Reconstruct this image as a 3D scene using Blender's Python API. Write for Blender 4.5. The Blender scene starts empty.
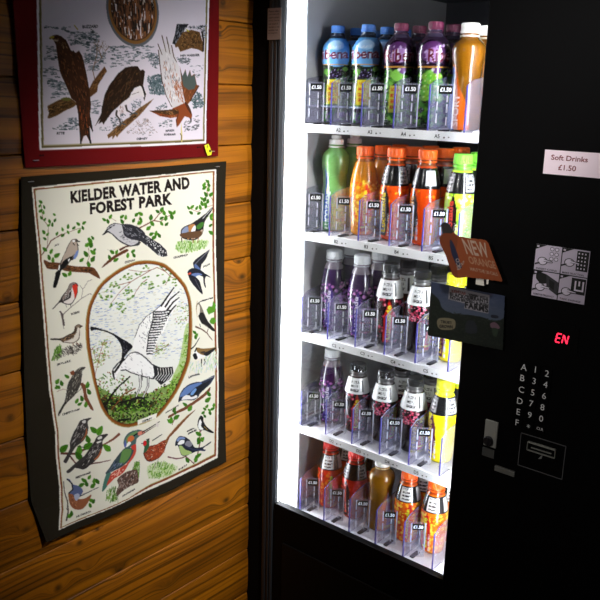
import bpy, math, random
import numpy as np
from mathutils import Vector, Matrix
random.seed(7); rng = np.random.default_rng(5)
SC = bpy.context.scene
COL = SC.collection
PI = math.pi

# ------------------------------------------------------------------ camera model
YAW, PITCH, ROLL, FPX = 0.69450568, 0.2564204, 0.02608476, 789.3
CAM = np.array([1.2353, 0.0, 1.5])
fw = np.array([-math.sin(YAW)*math.cos(PITCH), math.cos(YAW)*math.cos(PITCH), -math.sin(PITCH)])
rt0 = np.array([math.cos(YAW), math.sin(YAW), 0.0]); up0 = np.cross(rt0, fw)
RT = math.cos(ROLL)*rt0 + math.sin(ROLL)*up0
UP = -math.sin(ROLL)*rt0 + math.cos(ROLL)*up0
def rays(p):
    p = np.asarray(p, float).reshape(-1, 2)
    return FPX*fw + (p[:, :1]-300)*RT - (p[:, 1:]-300)*UP
WX = 0.006
def on_wall(p):                 # photo pixel -> (Y, Z) on the hanging plane of the towels
    d = rays(p); t = (WX-CAM[0])/d[:, 0]
    q = CAM + d*t[:, None]; return q[:, 1:3]
def on_face(p, Y=1.3):          # photo pixel -> (X, Z) on a plane parallel to the machine's face
    d = rays(p); t = Y/d[:, 1]
    q = CAM + d*t[:, None]; return q[:, [0, 2]]

cam = bpy.data.objects.new('camera', bpy.data.cameras.new('camera')); COL.objects.link(cam)
cam.data.sensor_width = 36; cam.data.lens = FPX/600*36; cam.data.clip_start = .02
M = Matrix(((RT[0], UP[0], -fw[0], CAM[0]), (RT[1], UP[1], -fw[1], CAM[1]), (RT[2], UP[2], -fw[2], CAM[2]), (0, 0, 0, 1)))
cam.matrix_world = M
SC.camera = cam
SC.view_settings.view_transform = 'Standard'; SC.view_settings.look = 'None'
SC.view_settings.gamma = 1; SC.view_settings.exposure = 0; SC.view_settings.use_curve_mapping = False
SC.cycles.use_denoising = True
SC.cycles.transparent_max_bounces = 24
SC.cycles.max_bounces = 8
SC.cycles.sample_clamp_indirect = 6
SC.cycles.caustics_reflective = False; SC.cycles.caustics_refractive = False
w = bpy.data.worlds.new('world'); SC.world = w; w.use_nodes = True
w.node_tree.nodes['Background'].inputs[0].default_value = (.02, .02, .025, 1)
w.node_tree.nodes['Background'].inputs[1].default_value = .1

# ------------------------------------------------------------------ helpers
def lin(c):
    c = np.asarray(c, float)/255.
    return np.where(c <= .04045, c/12.92, ((c+.055)/1.055)**2.4)
def rgba(c): return tuple(lin(c))+(1.,)
def mat(name, c=(128, 128, 128), rough=.5, metal=0, spec=.5, noise=0, nscale=60, emit=None, estr=0, coat=0, bump=0):
    m = bpy.data.materials.new(name); m.use_nodes = True
    nt = m.node_tree; b = nt.nodes['Principled BSDF']
    b.inputs['Base Color'].default_value = rgba(c)
    b.inputs['Roughness'].default_value = rough; b.inputs['Metallic'].default_value = metal
    b.inputs['Specular IOR Level'].default_value = spec
    b.inputs['Coat Weight'].default_value = coat
    if emit is not None:
        b.inputs['Emission Color'].default_value = rgba(emit); b.inputs['Emission Strength'].default_value = estr
    if noise or bump:
        tc = nt.nodes.new('ShaderNodeTexCoord'); n = nt.nodes.new('ShaderNodeTexNoise')
        n.inputs['Scale'].default_value = nscale; n.inputs['Detail'].default_value = 5
        nt.links.new(tc.outputs['Object'], n.inputs['Vector'])
        if noise:
            mx = nt.nodes.new('ShaderNodeMix'); mx.data_type = 'RGBA'
            mx.inputs['A'].default_value = tuple(x*(1-noise) for x in rgba(c)[:3])+(1,)
            mx.inputs['B'].default_value = tuple(min(1, x*(1+noise)) for x in rgba(c)[:3])+(1,)
            nt.links.new(n.outputs['Fac'], mx.inputs['Factor']); nt.links.new(mx.outputs['Result'], b.inputs['Base Color'])
        if bump:
            bp = nt.nodes.new('ShaderNodeBump'); bp.inputs['Strength'].default_value = bump; bp.inputs['Distance'].default_value = .002
            nt.links.new(n.outputs['Fac'], bp.inputs['Height']); nt.links.new(bp.outputs['Normal'], b.inputs['Normal'])
    return m
def mat_print(name, rough=.8, spec=.3, weave=0, coat=0, trans=0):
    m = bpy.data.materials.new(name); m.use_nodes = True; nt = m.node_tree; b = nt.nodes['Principled BSDF']
    a = nt.nodes.new('ShaderNodeAttribute'); a.attribute_name = 'print'
    b.inputs['Roughness'].default_value = rough; b.inputs['Specular IOR Level'].default_value = spec
    b.inputs['Coat Weight'].default_value = coat; b.inputs['Coat Roughness'].default_value = .06
    nt.links.new(a.outputs['Color'], b.inputs['Base Color'])
    if weave:
        tc = nt.nodes.new('ShaderNodeTexCoord'); n = nt.nodes.new('ShaderNodeTexNoise'); n.inputs['Scale'].default_value = 700
        nt.links.new(tc.outputs['Object'], n.inputs['Vector'])
        bp = nt.nodes.new('ShaderNodeBump'); bp.inputs['Strength'].default_value = weave; bp.inputs['Distance'].default_value = .0006
        nt.links.new(n.outputs['Fac'], bp.inputs['Height']); nt.links.new(bp.outputs['Normal'], b.inputs['Normal'])
    return m
def mat_clear(name, tint, rough, gloss, haze, hazecol):
    """thin clear plastic or glass: see-through, with a fresnel sheen and a little milkiness"""
    m = bpy.data.materials.new(name); m.use_nodes = True; nt = m.node_tree
    nt.nodes.remove(nt.nodes['Principled BSDF']); out = nt.nodes['Material Output']
    t = nt.nodes.new('ShaderNodeBsdfTransparent'); t.inputs[0].default_value = tint+(1,)
    g = nt.nodes.new('ShaderNodeBsdfGlossy'); g.inputs['Roughness'].default_value = rough
    d = nt.nodes.new('ShaderNodeBsdfDiffuse'); d.inputs[0].default_value = rgba(hazecol)
    f = nt.nodes.new('ShaderNodeFresnel'); f.inputs[0].default_value = 1.45
    mu = nt.nodes.new('ShaderNodeMath'); mu.operation = 'MULTIPLY'; mu.inputs[1].default_value = gloss
    nt.links.new(f.outputs[0], mu.inputs[0])
    m1 = nt.nodes.new('ShaderNodeMixShader'); m1.inputs[0].default_value = haze
    nt.links.new(t.outputs[0], m1.inputs[1]); nt.links.new(d.outputs[0], m1.inputs[2])
    m2 = nt.nodes.new('ShaderNodeMixShader'); nt.links.new(mu.outputs[0], m2.inputs[0])
    nt.links.new(m1.outputs[0], m2.inputs[1]); nt.links.new(g.outputs[0], m2.inputs[2])
    nt.links.new(m2.outputs[0], out.inputs['Surface'])
    return m
def link(name, me, parent=None, loc=None):
    o = bpy.data.objects.new(name, me); COL.objects.link(o)
    if parent is not None: o.parent = parent
    if loc is not None: o.location = loc
    return o
def empty(name, loc, label, cat, group=None, rz=0):
    o = bpy.data.objects.new(name, None); COL.objects.link(o); o.location = loc; o.rotation_euler = (0, 0, rz)
    o.empty_display_size = .05
    o['label'] = label; o['category'] = cat
    if group: o['group'] = group
    return o
class MB:
    """collects shapes of one part into one mesh; coordinates are relative to `org`"""
    def __init__(s, org=(0, 0, 0)): s.v = []; s.f = []; s.mi = []; s.org = org; s.sm = []
    def add(s, vs, fs, mi=0, sm=False):
        k = len(s.v); ox, oy, oz = s.org
        s.v += [(x-ox, y-oy, z-oz) for x, y, z in vs]; s.f += [tuple(i+k for i in f) for f in fs]
        s.mi += [mi]*len(fs); s.sm += [sm]*len(fs); return s
    def box(s, x0, x1, y0, y1, z0, z1, mi=0):
        return s.add([(x0, y0, z0), (x1, y0, z0), (x1, y1, z0), (x0, y1, z0), (x0, y0, z1), (x1, y0, z1), (x1, y1, z1), (x0, y1, z1)],
                     [(0, 3, 2, 1), (4, 5, 6, 7), (0, 1, 5, 4), (1, 2, 6, 5), (2, 3, 7, 6), (3, 0, 4, 7)], mi)
    def prism(s, pts, y0, y1, mi=0):
        """(x,z) outline given depth between y0 (front) and y1"""
        n = len(pts)
        a = sum(pts[i][0]*pts[(i+1) % n][1]-pts[(i+1) % n][0]*pts[i][1] for i in range(n))
        if a < 0: pts = pts[::-1]
        vs = [(x, y0, z) for x, z in pts]+[(x, y1, z) for x, z in pts]
        fs = [tuple(range(n)), tuple(range(2*n-1, n-1, -1))]+[(i, i+n, (i+1) % n+n, (i+1) % n) for i in range(n)]
        return s.add(vs, fs, mi)
    def extrude_z(s, pts, z0, z1, mi=0):
        n = len(pts)
        a = sum(pts[i][0]*pts[(i+1) % n][1]-pts[(i+1) % n][0]*pts[i][1] for i in range(n))
        if a < 0: pts = pts[::-1]
        vs = [(x, y, z0) for x, y in pts]+[(x, y, z1) for x, y in pts]
        fs = [tuple(range(n-1, -1, -1)), tuple(range(n, 2*n))]+[(i, (i+1) % n, (i+1) % n+n, i+n) for i in range(n)]
        return s.add(vs, fs, mi)
    def lathe(s, prof, n=48, c=(0, 0, 0), mi=0, axis='z', caps=True):
        vs = []; fs = []
        for r, h in prof:
            for k in range(n):
                a = 2*PI*k/n
                if axis == 'z': vs.append((c[0]+r*math.sin(a), c[1]-r*math.cos(a), c[2]+h))
                else: vs.append((c[0]+r*math.cos(a), c[1]+h, c[2]-r*math.sin(a)))
        m = len(prof)
        for i in range(m-1):
            for k in range(n):
                k2 = (k+1) % n; fs.append((i*n+k, i*n+k2, (i+1)*n+k2, (i+1)*n+k))
        s.add(vs, fs, mi, True)
        if caps:
            k0 = len(s.v)-m*n
            s.f += [tuple(k0+k for k in range(n-1, -1, -1)), tuple(k0+(m-1)*n+k for k in range(n))]
            s.mi += [mi, mi]; s.sm += [False, False]
        return s
    def build(s, name, mats, parent=None, bevel=0, loc=None, kind=None):
        me = bpy.data.meshes.new(name); me.from_pydata(s.v, [], s.f)
        for m in (mats if isinstance(mats, (list, tuple)) else [mats]): me.materials.append(m)
        me.polygons.foreach_set('material_index', s.mi); me.polygons.foreach_set('use_smooth', s.sm); me.update()
        o = link(name, me, parent, loc)
        if bevel:
            b = o.modifiers.new('bevel', 'BEVEL'); b.width = bevel; b.segments = 2; b.limit_method = 'ANGLE'
        if kind: o['kind'] = kind
        return o

# ------------------------------------------------------------------ glyphs
_gc = {}
def glyphs(s, bold=.0):
    """triangles of a word, x in 0..1 and y in 0..1 of its own box (cap height), plus its width/height ratio"""
    key = (s, bold)
    if key in _gc: return _gc[key]
    cu = bpy.data.curves.new('t', 'FONT'); cu.body = s; cu.size = 1; cu.offset = bold; cu.resolution_u = 3; cu.space_character = 1.09 if bold >= .05 else 1.0; cu.fill_mode = 'FRONT'
    o = bpy.data.objects.new('t', cu); COL.objects.link(o)
    bpy.context.view_layer.update()
    me = bpy.data.meshes.new_from_object(o.evaluated_get(bpy.context.evaluated_depsgraph_get()))
    me.calc_loop_triangles()
    v = np.array([tuple(a.co[:2]) for a in me.vertices]); t = np.array([tuple(a.vertices) for a in me.loop_triangles])
    bpy.data.objects.remove(o); bpy.data.curves.remove(cu); bpy.data.meshes.remove(me)
    mn = v.min(0); mx = v.max(0); v = (v-mn)/(mx-mn)
    _gc[key] = (v, t, (mx-mn)[0]/(mx-mn)[1]); return _gc[key]

# ------------------------------------------------------------------ canvases (designs printed on things)
class Canvas:
    def __init__(s, x0, x1, y0, y1, res, bg, to=None):
        s.x0, s.y0, s.res = x0, y0, res; s.w = int((x1-x0)/res)+2; s.h = int((y1-y0)/res)+2
        s.a = np.ones((s.h, s.w, 3), np.float32)*np.array(bg, np.float32); s.to = to; s.clip = None
    def _c(s, pts):
        p = np.asarray(pts, float).reshape(-1, 2)
        if s.to: p = s.to(p)
        return (p-[s.x0, s.y0])/s.res
    def _mask(s, q):
        lo = np.maximum(np.floor(q.min(0)).astype(int), 0); hi = np.minimum(np.ceil(q.max(0)).astype(int)+1, [s.w, s.h])
        if (hi <= lo).any(): return None
        X, Y = np.meshgrid(np.arange(lo[0], hi[0])+.5, np.arange(lo[1], hi[1])+.5)
        ins = np.zeros(X.shape, bool); n = len(q)
        for i in range(n):
            x1, y1 = q[i]; x2, y2 = q[(i+1) % n]
            if y1 == y2: continue
            c = (y1 > Y) != (y2 > Y)
            ins ^= c & (X < (x2-x1)*(Y-y1)/(y2-y1)+x1)
        if s.clip is not None: ins &= s.clip[lo[1]:hi[1], lo[0]:hi[0]]
        return lo, hi, ins
    def poly(s, pts, col, a=1.0):
        r = s._mask(s._c(pts))
        if r is None: return
        lo, hi, ins = r; sub = s.a[lo[1]:hi[1], lo[0]:hi[0]]
        sub[ins] = sub[ins]*(1-a)+np.array(col, np.float32)*a
    def clip_to(s, pts):
        s.clip = None
        if pts is None: return
        m = np.zeros((s.h, s.w), bool); r = s._mask(s._c(pts))
        lo, hi, ins = r; m[lo[1]:hi[1], lo[0]:hi[0]] = ins; s.clip = m
    def line(s, pts, wd, col, w2=None, a=1.0):
        p = np.asarray(pts, float); n = len(p); w2 = wd if w2 is None else w2
        for i in range(n-1):
            d = p[i+1]-p[i]; L = math.hypot(*d)
            if L < 1e-9: continue
            nrm = np.array([-d[1], d[0]])/L
            wa = (wd+(w2-wd)*i/(n-1))/2; wb = (wd+(w2-wd)*(i+1)/(n-1))/2
            e = d/L*min(wa, wb)*.5
            s.poly([p[i]-e+nrm*wa, p[i+1]+e+nrm*wb, p[i+1]+e-nrm*wb, p[i]-e-nrm*wa], col, a)
    def text(s, body, bl, br, tl, col, bold=.0):
        v, t, _ = glyphs(body, bold); bl, br, tl = map(np.array, (bl, br, tl))
        q = bl+v[:, :1]*(br-bl)+v[:, 1:]*(tl-bl)
        for tri in t: s.poly(q[tri], col)
    def scatter(s, region, n, cols, ln=1.0, wd=.4, ang=0., jit=.4, a=1.0):
        """short dabs inside a region: feathers, grass, twigs, leaves"""
        q = np.asarray(region, float); lo = q.min(0); hi = q.max(0); k = 0; tries = 0
        while k < n and tries < n*12:
            tries += 1; p = lo+rng.random(2)*(hi-lo)
            if not inside(q, p): continue
            t = ang+(rng.random()-.5)*2*jit; L = ln*(.6+.8*rng.random())/2; d = np.array([math.cos(t), math.sin(t)])*L
            s.line([p-d, p+d], wd*(.6+.8*rng.random()), cols[rng.integers(len(cols))], a=a); k += 1
    def sample(s, x, y):
        cx = (np.asarray(x)-s.x0)/s.res; cy = (np.asarray(y)-s.y0)/s.res; out = 0
        for dx in (-.5, .5):
            for dy in (-.5, .5):
                ix = np.clip((cx+dx).astype(int), 0, s.w-1); iy = np.clip((cy+dy).astype(int), 0, s.h-1); out = out+s.a[iy, ix]
        return out/4
def inside(q, p):
    c = False; n = len(q); x, y = p
    for i in range(n):
        x1, y1 = q[i]; x2, y2 = q[(i+1) % n]
        if (y1 > y) != (y2 > y) and x < (x2-x1)*(y-y1)/(y2-y1)+x1: c = not c
    return c
def smooth(p, k=5):
    p = np.asarray(p, float); n = len(p); o = []
    for i in range(n):
        a, b, c, d = p[i-1], p[i], p[(i+1) % n], p[(i+2) % n]
        for j in range(k):
            t = j/k; o.append(.5*((2*b)+(c-a)*t+(2*a-5*b+4*c-d)*t*t+(-a+3*b-3*c+d)*t**3))
    return np.array(o)
def colour(me, rgb, name='print'):
    at = me.color_attributes.new(name, 'FLOAT_COLOR', 'POINT')
    c = np.ones((len(rgb), 4), np.float32); c[:, :3] = lin(np.clip(rgb, 0, 255)); at.data.foreach_set('color', c.ravel())
def grid_mesh(name, P):
    """P[h,w,3] -> mesh"""
    h, w_, _ = P.shape; me = bpy.data.meshes.new(name)
    i = np.arange(h*w_).reshape(h, w_)
    f = np.stack([i[:-1, :-1], i[:-1, 1:], i[1:, 1:], i[1:, :-1]], -1).reshape(-1, 4)
    me.vertices.add(h*w_); me.vertices.foreach_set('co', P.astype(np.float32).ravel())
    me.loops.add(f.size); me.loops.foreach_set('vertex_index', f.astype(np.int32).ravel())
    me.polygons.add(len(f)); me.polygons.foreach_set('loop_start', np.arange(0, f.size, 4, dtype=np.int32))
    me.update(calc_edges=True); me.validate(); me.polygons.foreach_set('use_smooth', [True]*len(me.polygons)); return me
# ------------------------------------------------------------------ the tea towel prints
class V:
    """draws with coordinates read from an enlarged view of the print: (ox, oy) corner, s enlargement"""
    def __init__(s, c, ox, oy, k=7.5): s.c, s.o, s.k = c, np.array([ox, oy], float), k
    def p(s, pts): return s.o+np.asarray(pts, float).reshape(-1, 2)/s.k
    def F(s, pts, col, sm=1, a=1.0): q = s.p(pts); s.c.poly(smooth(q) if sm else q, col, a)
    def L(s, pts, wd, col, w2=None): s.c.line(s.p(pts), wd, col, w2)
    def S(s, pts, n, cols, wash=0, **k):
        if wash: s.c.poly(smooth(s.p(pts)), np.mean(cols, 0), wash)
        s.c.scatter(s.p(pts), n, cols, **k)
    def T(s, body, a, b, h, col=(25, 25, 25), bold=.02):
        a, b = s.p(a)[0], s.p(b)[0]; s.c.text(body, a, b, a+np.array([0, -h*1.15]), col, bold+.02)
    def leaf(s, pts, L=3.6, ang=None):
        for i, (x, y) in enumerate(pts):
            q = s.p((x, y))[0]; t = (ang if ang is not None else -PI/2+[-.9, .5, -.3, 1.0, .1, -.6, .8][i % 7])
            d = np.array([math.cos(t), math.sin(t)]); n = np.array([-d[1], d[0]]); l = L*1.3*(.85+.3*rng.random())
            g = [(62, 118, 22), (78, 136, 30), (50, 100, 18)][i % 3]
            s.c.poly(smooth([q-d*l/2, q-d*l*.1+n*l*.3, q+d*l/2, q-d*l*.1-n*l*.3], 3), g)
            s.c.line([q-d*l*.4, q+d*l*.35], .28, (28, 62, 10))
BLK = (16, 16, 18); BR = (105, 60, 30); DBR = (62, 34, 18); GRY = (120, 116, 116)
GREENS = [(92, 140, 48), (66, 112, 26), (120, 160, 70), (52, 88, 20)]

def paint_lower():
    tc = Canvas(.66, 1.26, .55, 1.40, .0006, (34, 28, 17), on_wall)
    area = [(31.9, 187.3), (34.5, 220), (37, 245), (40, 285), (43, 318), (46, 355), (49.5, 392), (53.3, 418), (55.6, 432), (56.3, 455), (60, 488), (60.4, 510), (59, 521), (58, 530),
            (78.3, 521), (98.3, 512.3), (125, 501), (153.3, 487.8), (176.7, 477.3), (200, 467.5), (217.5, 457.5), (217.8, 440), (218.3, 385), (217.2, 325), (216, 250), (216.7, 169.3)]
    tc.poly(area, (234, 231, 218))
    c0 = np.array([132, 340.])
    def shrink(pts, d):
        o = []
        for x, y in pts:
            o.append((x+(d if x < 132 else -d), y+(d*.9 if y < 200 else (-d if y > 440 and not (x < 57 and y < 500) and not (x > 217.6) and not (59 < x < 61 and y < 515) else 0))))
        return o
    A1 = shrink(area, 1.7); A2 = shrink(area, 3.0); A3 = shrink(area, 3.5)
    tc.poly(A1, (128, 60, 34)); tc.poly(A2, (150, 140, 70)); tc.poly(A3, (228, 225, 210))
    tc.text('KIELDER WATER AND', (71.5, 203.5), (190, 188.6), (71, 191.4), (22, 12, 12), .05)
    tc.text('FOREST PARK', (90.5, 215), (171.8, 204.5), (90, 203), (22, 12, 12), .05)
    r1, r2, r3, r4, r5, r6, r7 = V(tc, 25, 170), V(tc, 95, 170), V(tc, 155, 160), V(tc, 35, 240), V(tc, 85, 250), V(tc, 155, 235), V(tc, 35, 315)
    r8, r9, r10, r11, r12, r13, r14, r15 = V(tc, 85, 300, 5.4545), V(tc, 155, 305), V(tc, 45, 385), V(tc, 85, 370), V(tc, 155, 370), V(tc, 45, 455), V(tc, 85, 420), V(tc, 150, 410)
    # medallion
    ring = smooth([(125, 427), (138, 425), (155, 418), (165, 409), (178, 391), (187, 370), (190.5, 354), (192, 332), (191.2, 305), (187.5, 290), (181.7, 280.5), (168.3, 267), (160, 262.6), (150, 261), (140, 261.5),
                   (131, 264), (117, 271), (101, 284), (90.5, 302), (86.6, 318), (86, 335), (87.5, 352), (91, 370), (95.3, 390), (102, 409), (112, 421.5)], 6)
    c = np.array([139., 344.])
    def shr(d):
        e = ring-c; L = np.hypot(e[:, 0], e[:, 1])[:, None]; return c+e*(L-d)/L
    tc.poly(shr(-.7), (170, 165, 110)); tc.poly(ring, (140, 82, 30)); tc.poly(shr(1.4), (120, 66, 20)); tc.poly(shr(2.9), (60, 50, 40)); inner = shr(3.3)
    tc.poly(inner, (226, 228, 222)); tc.clip_to(inner)
    # water and sky strokes
    for k in range(800):
        x = 88+rng.random()*100; y = 285+rng.random()*75; l = 1+3*rng.random(); s = -.25
        tc.line([(x, y), (x+l, y+l*s+.3)], .25+.3*rng.random(), [(120, 142, 196), (160, 174, 206), (190, 192, 180), (206, 198, 170), (104, 128, 186)][rng.integers(5)])
    # greenery in the medallion
    tc.poly(smooth([(92, 386), (104, 390), (118, 396), (135, 394), (150, 393), (163, 387), (176, 380), (192, 358), (190, 430), (90, 430)]), (96, 124, 48), .8)
    tc.poly(smooth([(186, 326), (192, 330), (192, 380), (168, 400), (172, 380), (180, 360)]), (140, 176, 80), .6)
    for _ in range(5): tc.poly(smooth([(98+9*_, 402), (106+10*_, 396+_), (112+11*_, 404), (104+10*_, 412)]), (20, 26, 12), .75)
    tc.scatter([(95, 383), (104, 392), (118, 396), (135, 392), (150, 393), (163, 385), (176, 380), (190, 360), (190, 425), (90, 430), (92, 384)], 1000,
               [(88, 140, 30), (50, 86, 16), (128, 170, 56), (24, 38, 10), (160, 190, 100), (106, 56, 20), (12, 16, 8), (12, 16, 8)], ln=1.7, wd=1.0, ang=-.6, jit=1.2)
    tc.scatter([(96, 378), (108, 372), (124, 376), (134, 384), (128, 398), (112, 402), (98, 398)], 150, GREENS+[(120, 60, 30)], ln=1.4, wd=.8, jit=1.5)
    tc.scatter([(168, 385), (178, 372), (184, 350), (186, 330), (189, 330), (193, 352), (186, 390), (170, 410)], 330, [(120, 164, 58), (92, 140, 40), (150, 184, 96)], ln=1.4, wd=.9, jit=1.5)
    tc.scatter([(110, 408), (150, 402), (168, 396), (160, 415), (135, 424), (118, 420)], 200, [(100, 148, 40), (60, 92, 20), (30, 36, 14)], ln=1.6, wd=.9, jit=1.2)
    for cx, cy, n in ((104, 344, 50), (98, 362, 55), (103, 355, 40), (93, 352, 26), (158, 351, 36), (164, 346, 22), (183, 308, 26), (186, 318, 22), (180, 322, 14)):
        for k in range(n):
            t = rng.random()*6.28; r = 7*rng.random()
            tc.line([(cx+r*math.cos(t), cy+r*.8*math.sin(t)), (cx+r*math.cos(t)+.8, cy+r*.8*math.sin(t)-.6)], .8, [(140, 170, 90), (168, 186, 120), (104, 136, 56), (150, 96, 70)][k % 4])
    r8.L([(50, 420), (80, 300), (100, 230)], .5, (140, 90, 70)); r8.L([(60, 330), (40, 260)], .4, (140, 90, 70)); r8.L([(370, 290), (410, 270), (460, 245)], .6, (110, 90, 60))
    # hanging branches at the top
    for pts in ([(600, 160), (540, 130), (500, 150), (440, 165), (330, 150)], [(500, 150), (400, 210), (350, 240), (270, 310), (190, 410)], [(350, 240), (250, 265), (190, 270)], [(470, 220), (430, 250), (390, 310), (370, 350)],
                [(560, 120), (640, 200), (720, 230)], [(600, 150), (680, 150)], [(640, 190), (600, 260)]):
        r5.L(pts, .75, (130, 80, 60), .4)
    for cx, cy in ((465, 135), (285, 200), (340, 185), (330, 215), (225, 245), (240, 270), (205, 265), (180, 310), (165, 340), (185, 355), (150, 365), (190, 410), (320, 300), (310, 325), (345, 310), (370, 350), (330, 360), (285, 400),
                   (270, 440), (285, 445), (265, 400), (430, 255), (405, 185), (455, 210), (500, 250), (520, 285), (490, 275), (560, 200), (580, 130), (590, 250), (640, 170), (620, 215), (680, 215), (700, 180), (660, 250), (125, 350)):
        for k in range(4):
            q = r5.p((cx+rng.normal()*12, cy+rng.normal()*10))[0]
            tc.poly(smooth([q+[-1.3, .4], q+[0, -.9], q+[1.4, -.2], q+[.1, .9]], 2), [(122, 158, 84), (150, 178, 110), (96, 134, 56), (78, 116, 40)][k])
    # branch in the undergrowth
    r11.L([(130, 300), (200, 190), (260, 120), (340, 50)], 2.6, (24, 18, 14), 1.2); r11.L([(170, 330), (150, 250), (120, 260)], 2.4, (28, 20, 12))
    r11.L([(200, 260), (300, 240), (400, 215), (460, 205)], 1.8, (20, 16, 14), 1); r11.L([(200, 300), (300, 180), (380, 140)], 1.2, (120, 70, 36)); r11.L([(250, 380), (330, 370)], 2.2, (14, 20, 8))
    r8.F([(30, 145), (60, 150), (110, 165), (160, 185), (210, 215), (245, 235), (264, 258), (240, 285), (215, 320), (196, 350), (205, 300), (203, 260), (180, 215), (130, 180), (60, 162), (34, 168)], (22, 22, 26))
    r8.S([(210, 225), (250, 245), (225, 300), (210, 290)], 30, [(120, 120, 130), (70, 70, 80)], ln=1.2, wd=.3, ang=1.3)
    # raised wing
    wing = [(133, 349), (135.5, 338), (140, 325.5), (147, 316.5), (154.7, 311), (161, 305), (167, 296), (173.7, 287), (172.5, 291.5), (169, 298), (176, 291.5), (179.7, 291.2), (174, 299), (179, 297.5), (178, 301), (172, 307.5), (176, 305.5), (174, 310), (169, 316), (168, 322),
            (164, 331), (158, 340), (153, 352), (152, 360), (147, 356), (140, 354)]
    tc.poly(wing, (238, 238, 236))
    tc.line([(135.5, 338), (140, 325.5), (147, 316.5), (154.7, 311), (161, 305), (167, 296), (173.7, 287)], .6, (40, 40, 44))
    for pts in ([(161, 306), (167, 297), (173.5, 287.5)], [(165, 307), (170, 299), (179, 291.5)], [(167, 310), (173, 302), (179, 297.5)], [(168, 315), (172, 309), (176, 305)], [(163, 303), (168, 296)]):
        tc.line(pts, 1.9, (18, 18, 20), 1.1)
    for k in range(17):
        t = k/16.; y = 312+42*t; xa = np.interp(t, [0, .2, .55, 1], [155, 153, 149, 147.2]); xb = np.interp(t, [0, .25, .65, 1], [171, 166, 157.5, 152.5])
        tc.line([(xa, y), ((xa+xb)/2, y-.4), (xb, y-2.2*(1-t))], 1.5, (30, 30, 36), 1.0)
    tc.scatter([(156, 312), (172, 308), (164, 330), (152, 352), (149, 348), (151, 328)], 60, [(24, 24, 28), (200, 200, 204)], ln=1.5, wd=.5, ang=1.5, jit=.5)
    tc.scatter([(140, 328), (148, 317), (158, 309), (158, 315), (150, 330), (145, 350), (140, 345)], 75, [(70, 70, 80), (120, 120, 130)], ln=.9, wd=.4, ang=1.2)
    tc.line([(154, 311), (153, 320), (149, 335), (147, 352)], .9, (30, 30, 34))
    # body and tail
    body = [(215, 330), (250, 290), (290, 285), (330, 310), (370, 350), (400, 378), (375, 430), (345, 425), (300, 412), (250, 395), (225, 380), (200, 385), (175, 405), (165, 435), (155, 425), (150, 385), (180, 345)]
    r8.F(body, (60, 60, 66)); bq = r8.p(body); bc = bq.mean(0); tc.poly(smooth(bc+(bq-bc)*.93), (240, 240, 240)); r8.S(body, 40, [(150, 150, 158), (110, 110, 118), (200, 200, 204)], ln=1.6, wd=.35, ang=.4)
    r8.F([(370, 350), (410, 368), (480, 365), (486, 400), (462, 435), (415, 465), (380, 428)], (30, 30, 34), 0)
    for k in range(6):
        x = 395+k*15; r8.L([(x, 372), (x+6, 405), (x-16-k*2, 432+k*3)], .6, (225, 225, 225))
    r8.L([(215, 322), (188, 362), (164, 395)], 2.2, (20, 20, 22)); r8.L([(154, 388), (162, 434)], 2.2, (14, 14, 14), .9); r8.L([(200, 386), (225, 382), (250, 396), (300, 412), (350, 425), (378, 430)], 1.0, (30, 30, 34)); r8.L([(165, 375), (180, 352), (205, 325)], .8, (30, 30, 34))
    for pts in ([(300, 412), (305, 470), (280, 532)], [(345, 420), (345, 470), (318, 530)]): r8.L(pts, 2.6, (30, 30, 32), 1.6); r8.L(pts, 1.5, (225, 225, 222), .8)
    r8.L([(255, 545), (290, 532), (325, 538)], 2.2, (30, 26, 28)); r8.L([(310, 380), (315, 440)], .6, (30, 30, 30))
    tc.clip_to(None)
    r11.F([(396, 378), (542, 322), (532, 362), (398, 412)], (236, 234, 226), 0); r11.T('OSPREY', (428, 397), (505, 368), 1.7)
    # top left sprig and jay
    r1.L([(118, 235), (135, 370), (175, 420), (175, 480), (165, 590)], .5, (120, 84, 70)); r1.L([(120, 640), (165, 585), (195, 532), (235, 508), (280, 482)], 1.0, (92, 48, 36)); r1.L([(275, 485), (340, 465), (395, 445), (440, 430)], .45, (120, 84, 70))
    r1.leaf([(118, 238), (112, 268), (145, 278), (120, 305), (140, 318), (122, 358), (150, 370), (222, 335), (228, 378), (186, 385), (180, 415), (208, 410), (140, 465), (170, 482), (148, 515), (243, 478), (285, 445), (288, 490), (328, 425), (328, 468), (372, 435), (403, 405), (412, 460), (438, 435), (448, 398), (485, 520), (510, 510), (475, 560), (498, 557), (525, 600)])
    r1.T('JAY', (222, 577), (260, 566), 1.8)
    r4.leaf([(72, 70), (122, 85), (105, 130), (168, 115), (135, 150), (385, 105), (355, 150), (437, 92), (438, 142), (405, 182), (400, 35), (425, 35), (415, 5)], 5.2)
    r4.L([(405, 60), (410, 130), (390, 180)], .4, (120, 84, 70))
    r4.F([(65, 150), (110, 165), (180, 172), (250, 188), (330, 200), (430, 205), (465, 235), (492, 292), (450, 272), (400, 248), (320, 242), (240, 235), (190, 222), (100, 216), (75, 190)], (96, 58, 32))
    r4.S([(75, 165), (180, 185), (330, 208), (430, 212), (440, 240), (320, 235), (200, 215), (100, 208)], 90, [(60, 34, 18), (140, 92, 56), (40, 24, 14)], ln=2, wd=.5, ang=.12, jit=.3)
    r4.leaf([(225, 262), (265, 252)], 4.6)
    r4.F([(252, 40), (275, 5), (300, -8), (325, 0), (322, 25), (330, 60), (328, 95), (300, 140), (270, 160), (235, 205), (205, 225), (180, 235), (175, 215), (190, 175), (208, 135), (230, 90)], (60, 54, 50))
    r4.F([(256, 42), (277, 9), (300, -4), (318, 8), (318, 30), (324, 60), (318, 95), (290, 130), (240, 160), (200, 205), (190, 200), (205, 160), (218, 118), (236, 88)], (176, 160, 146))
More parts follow.
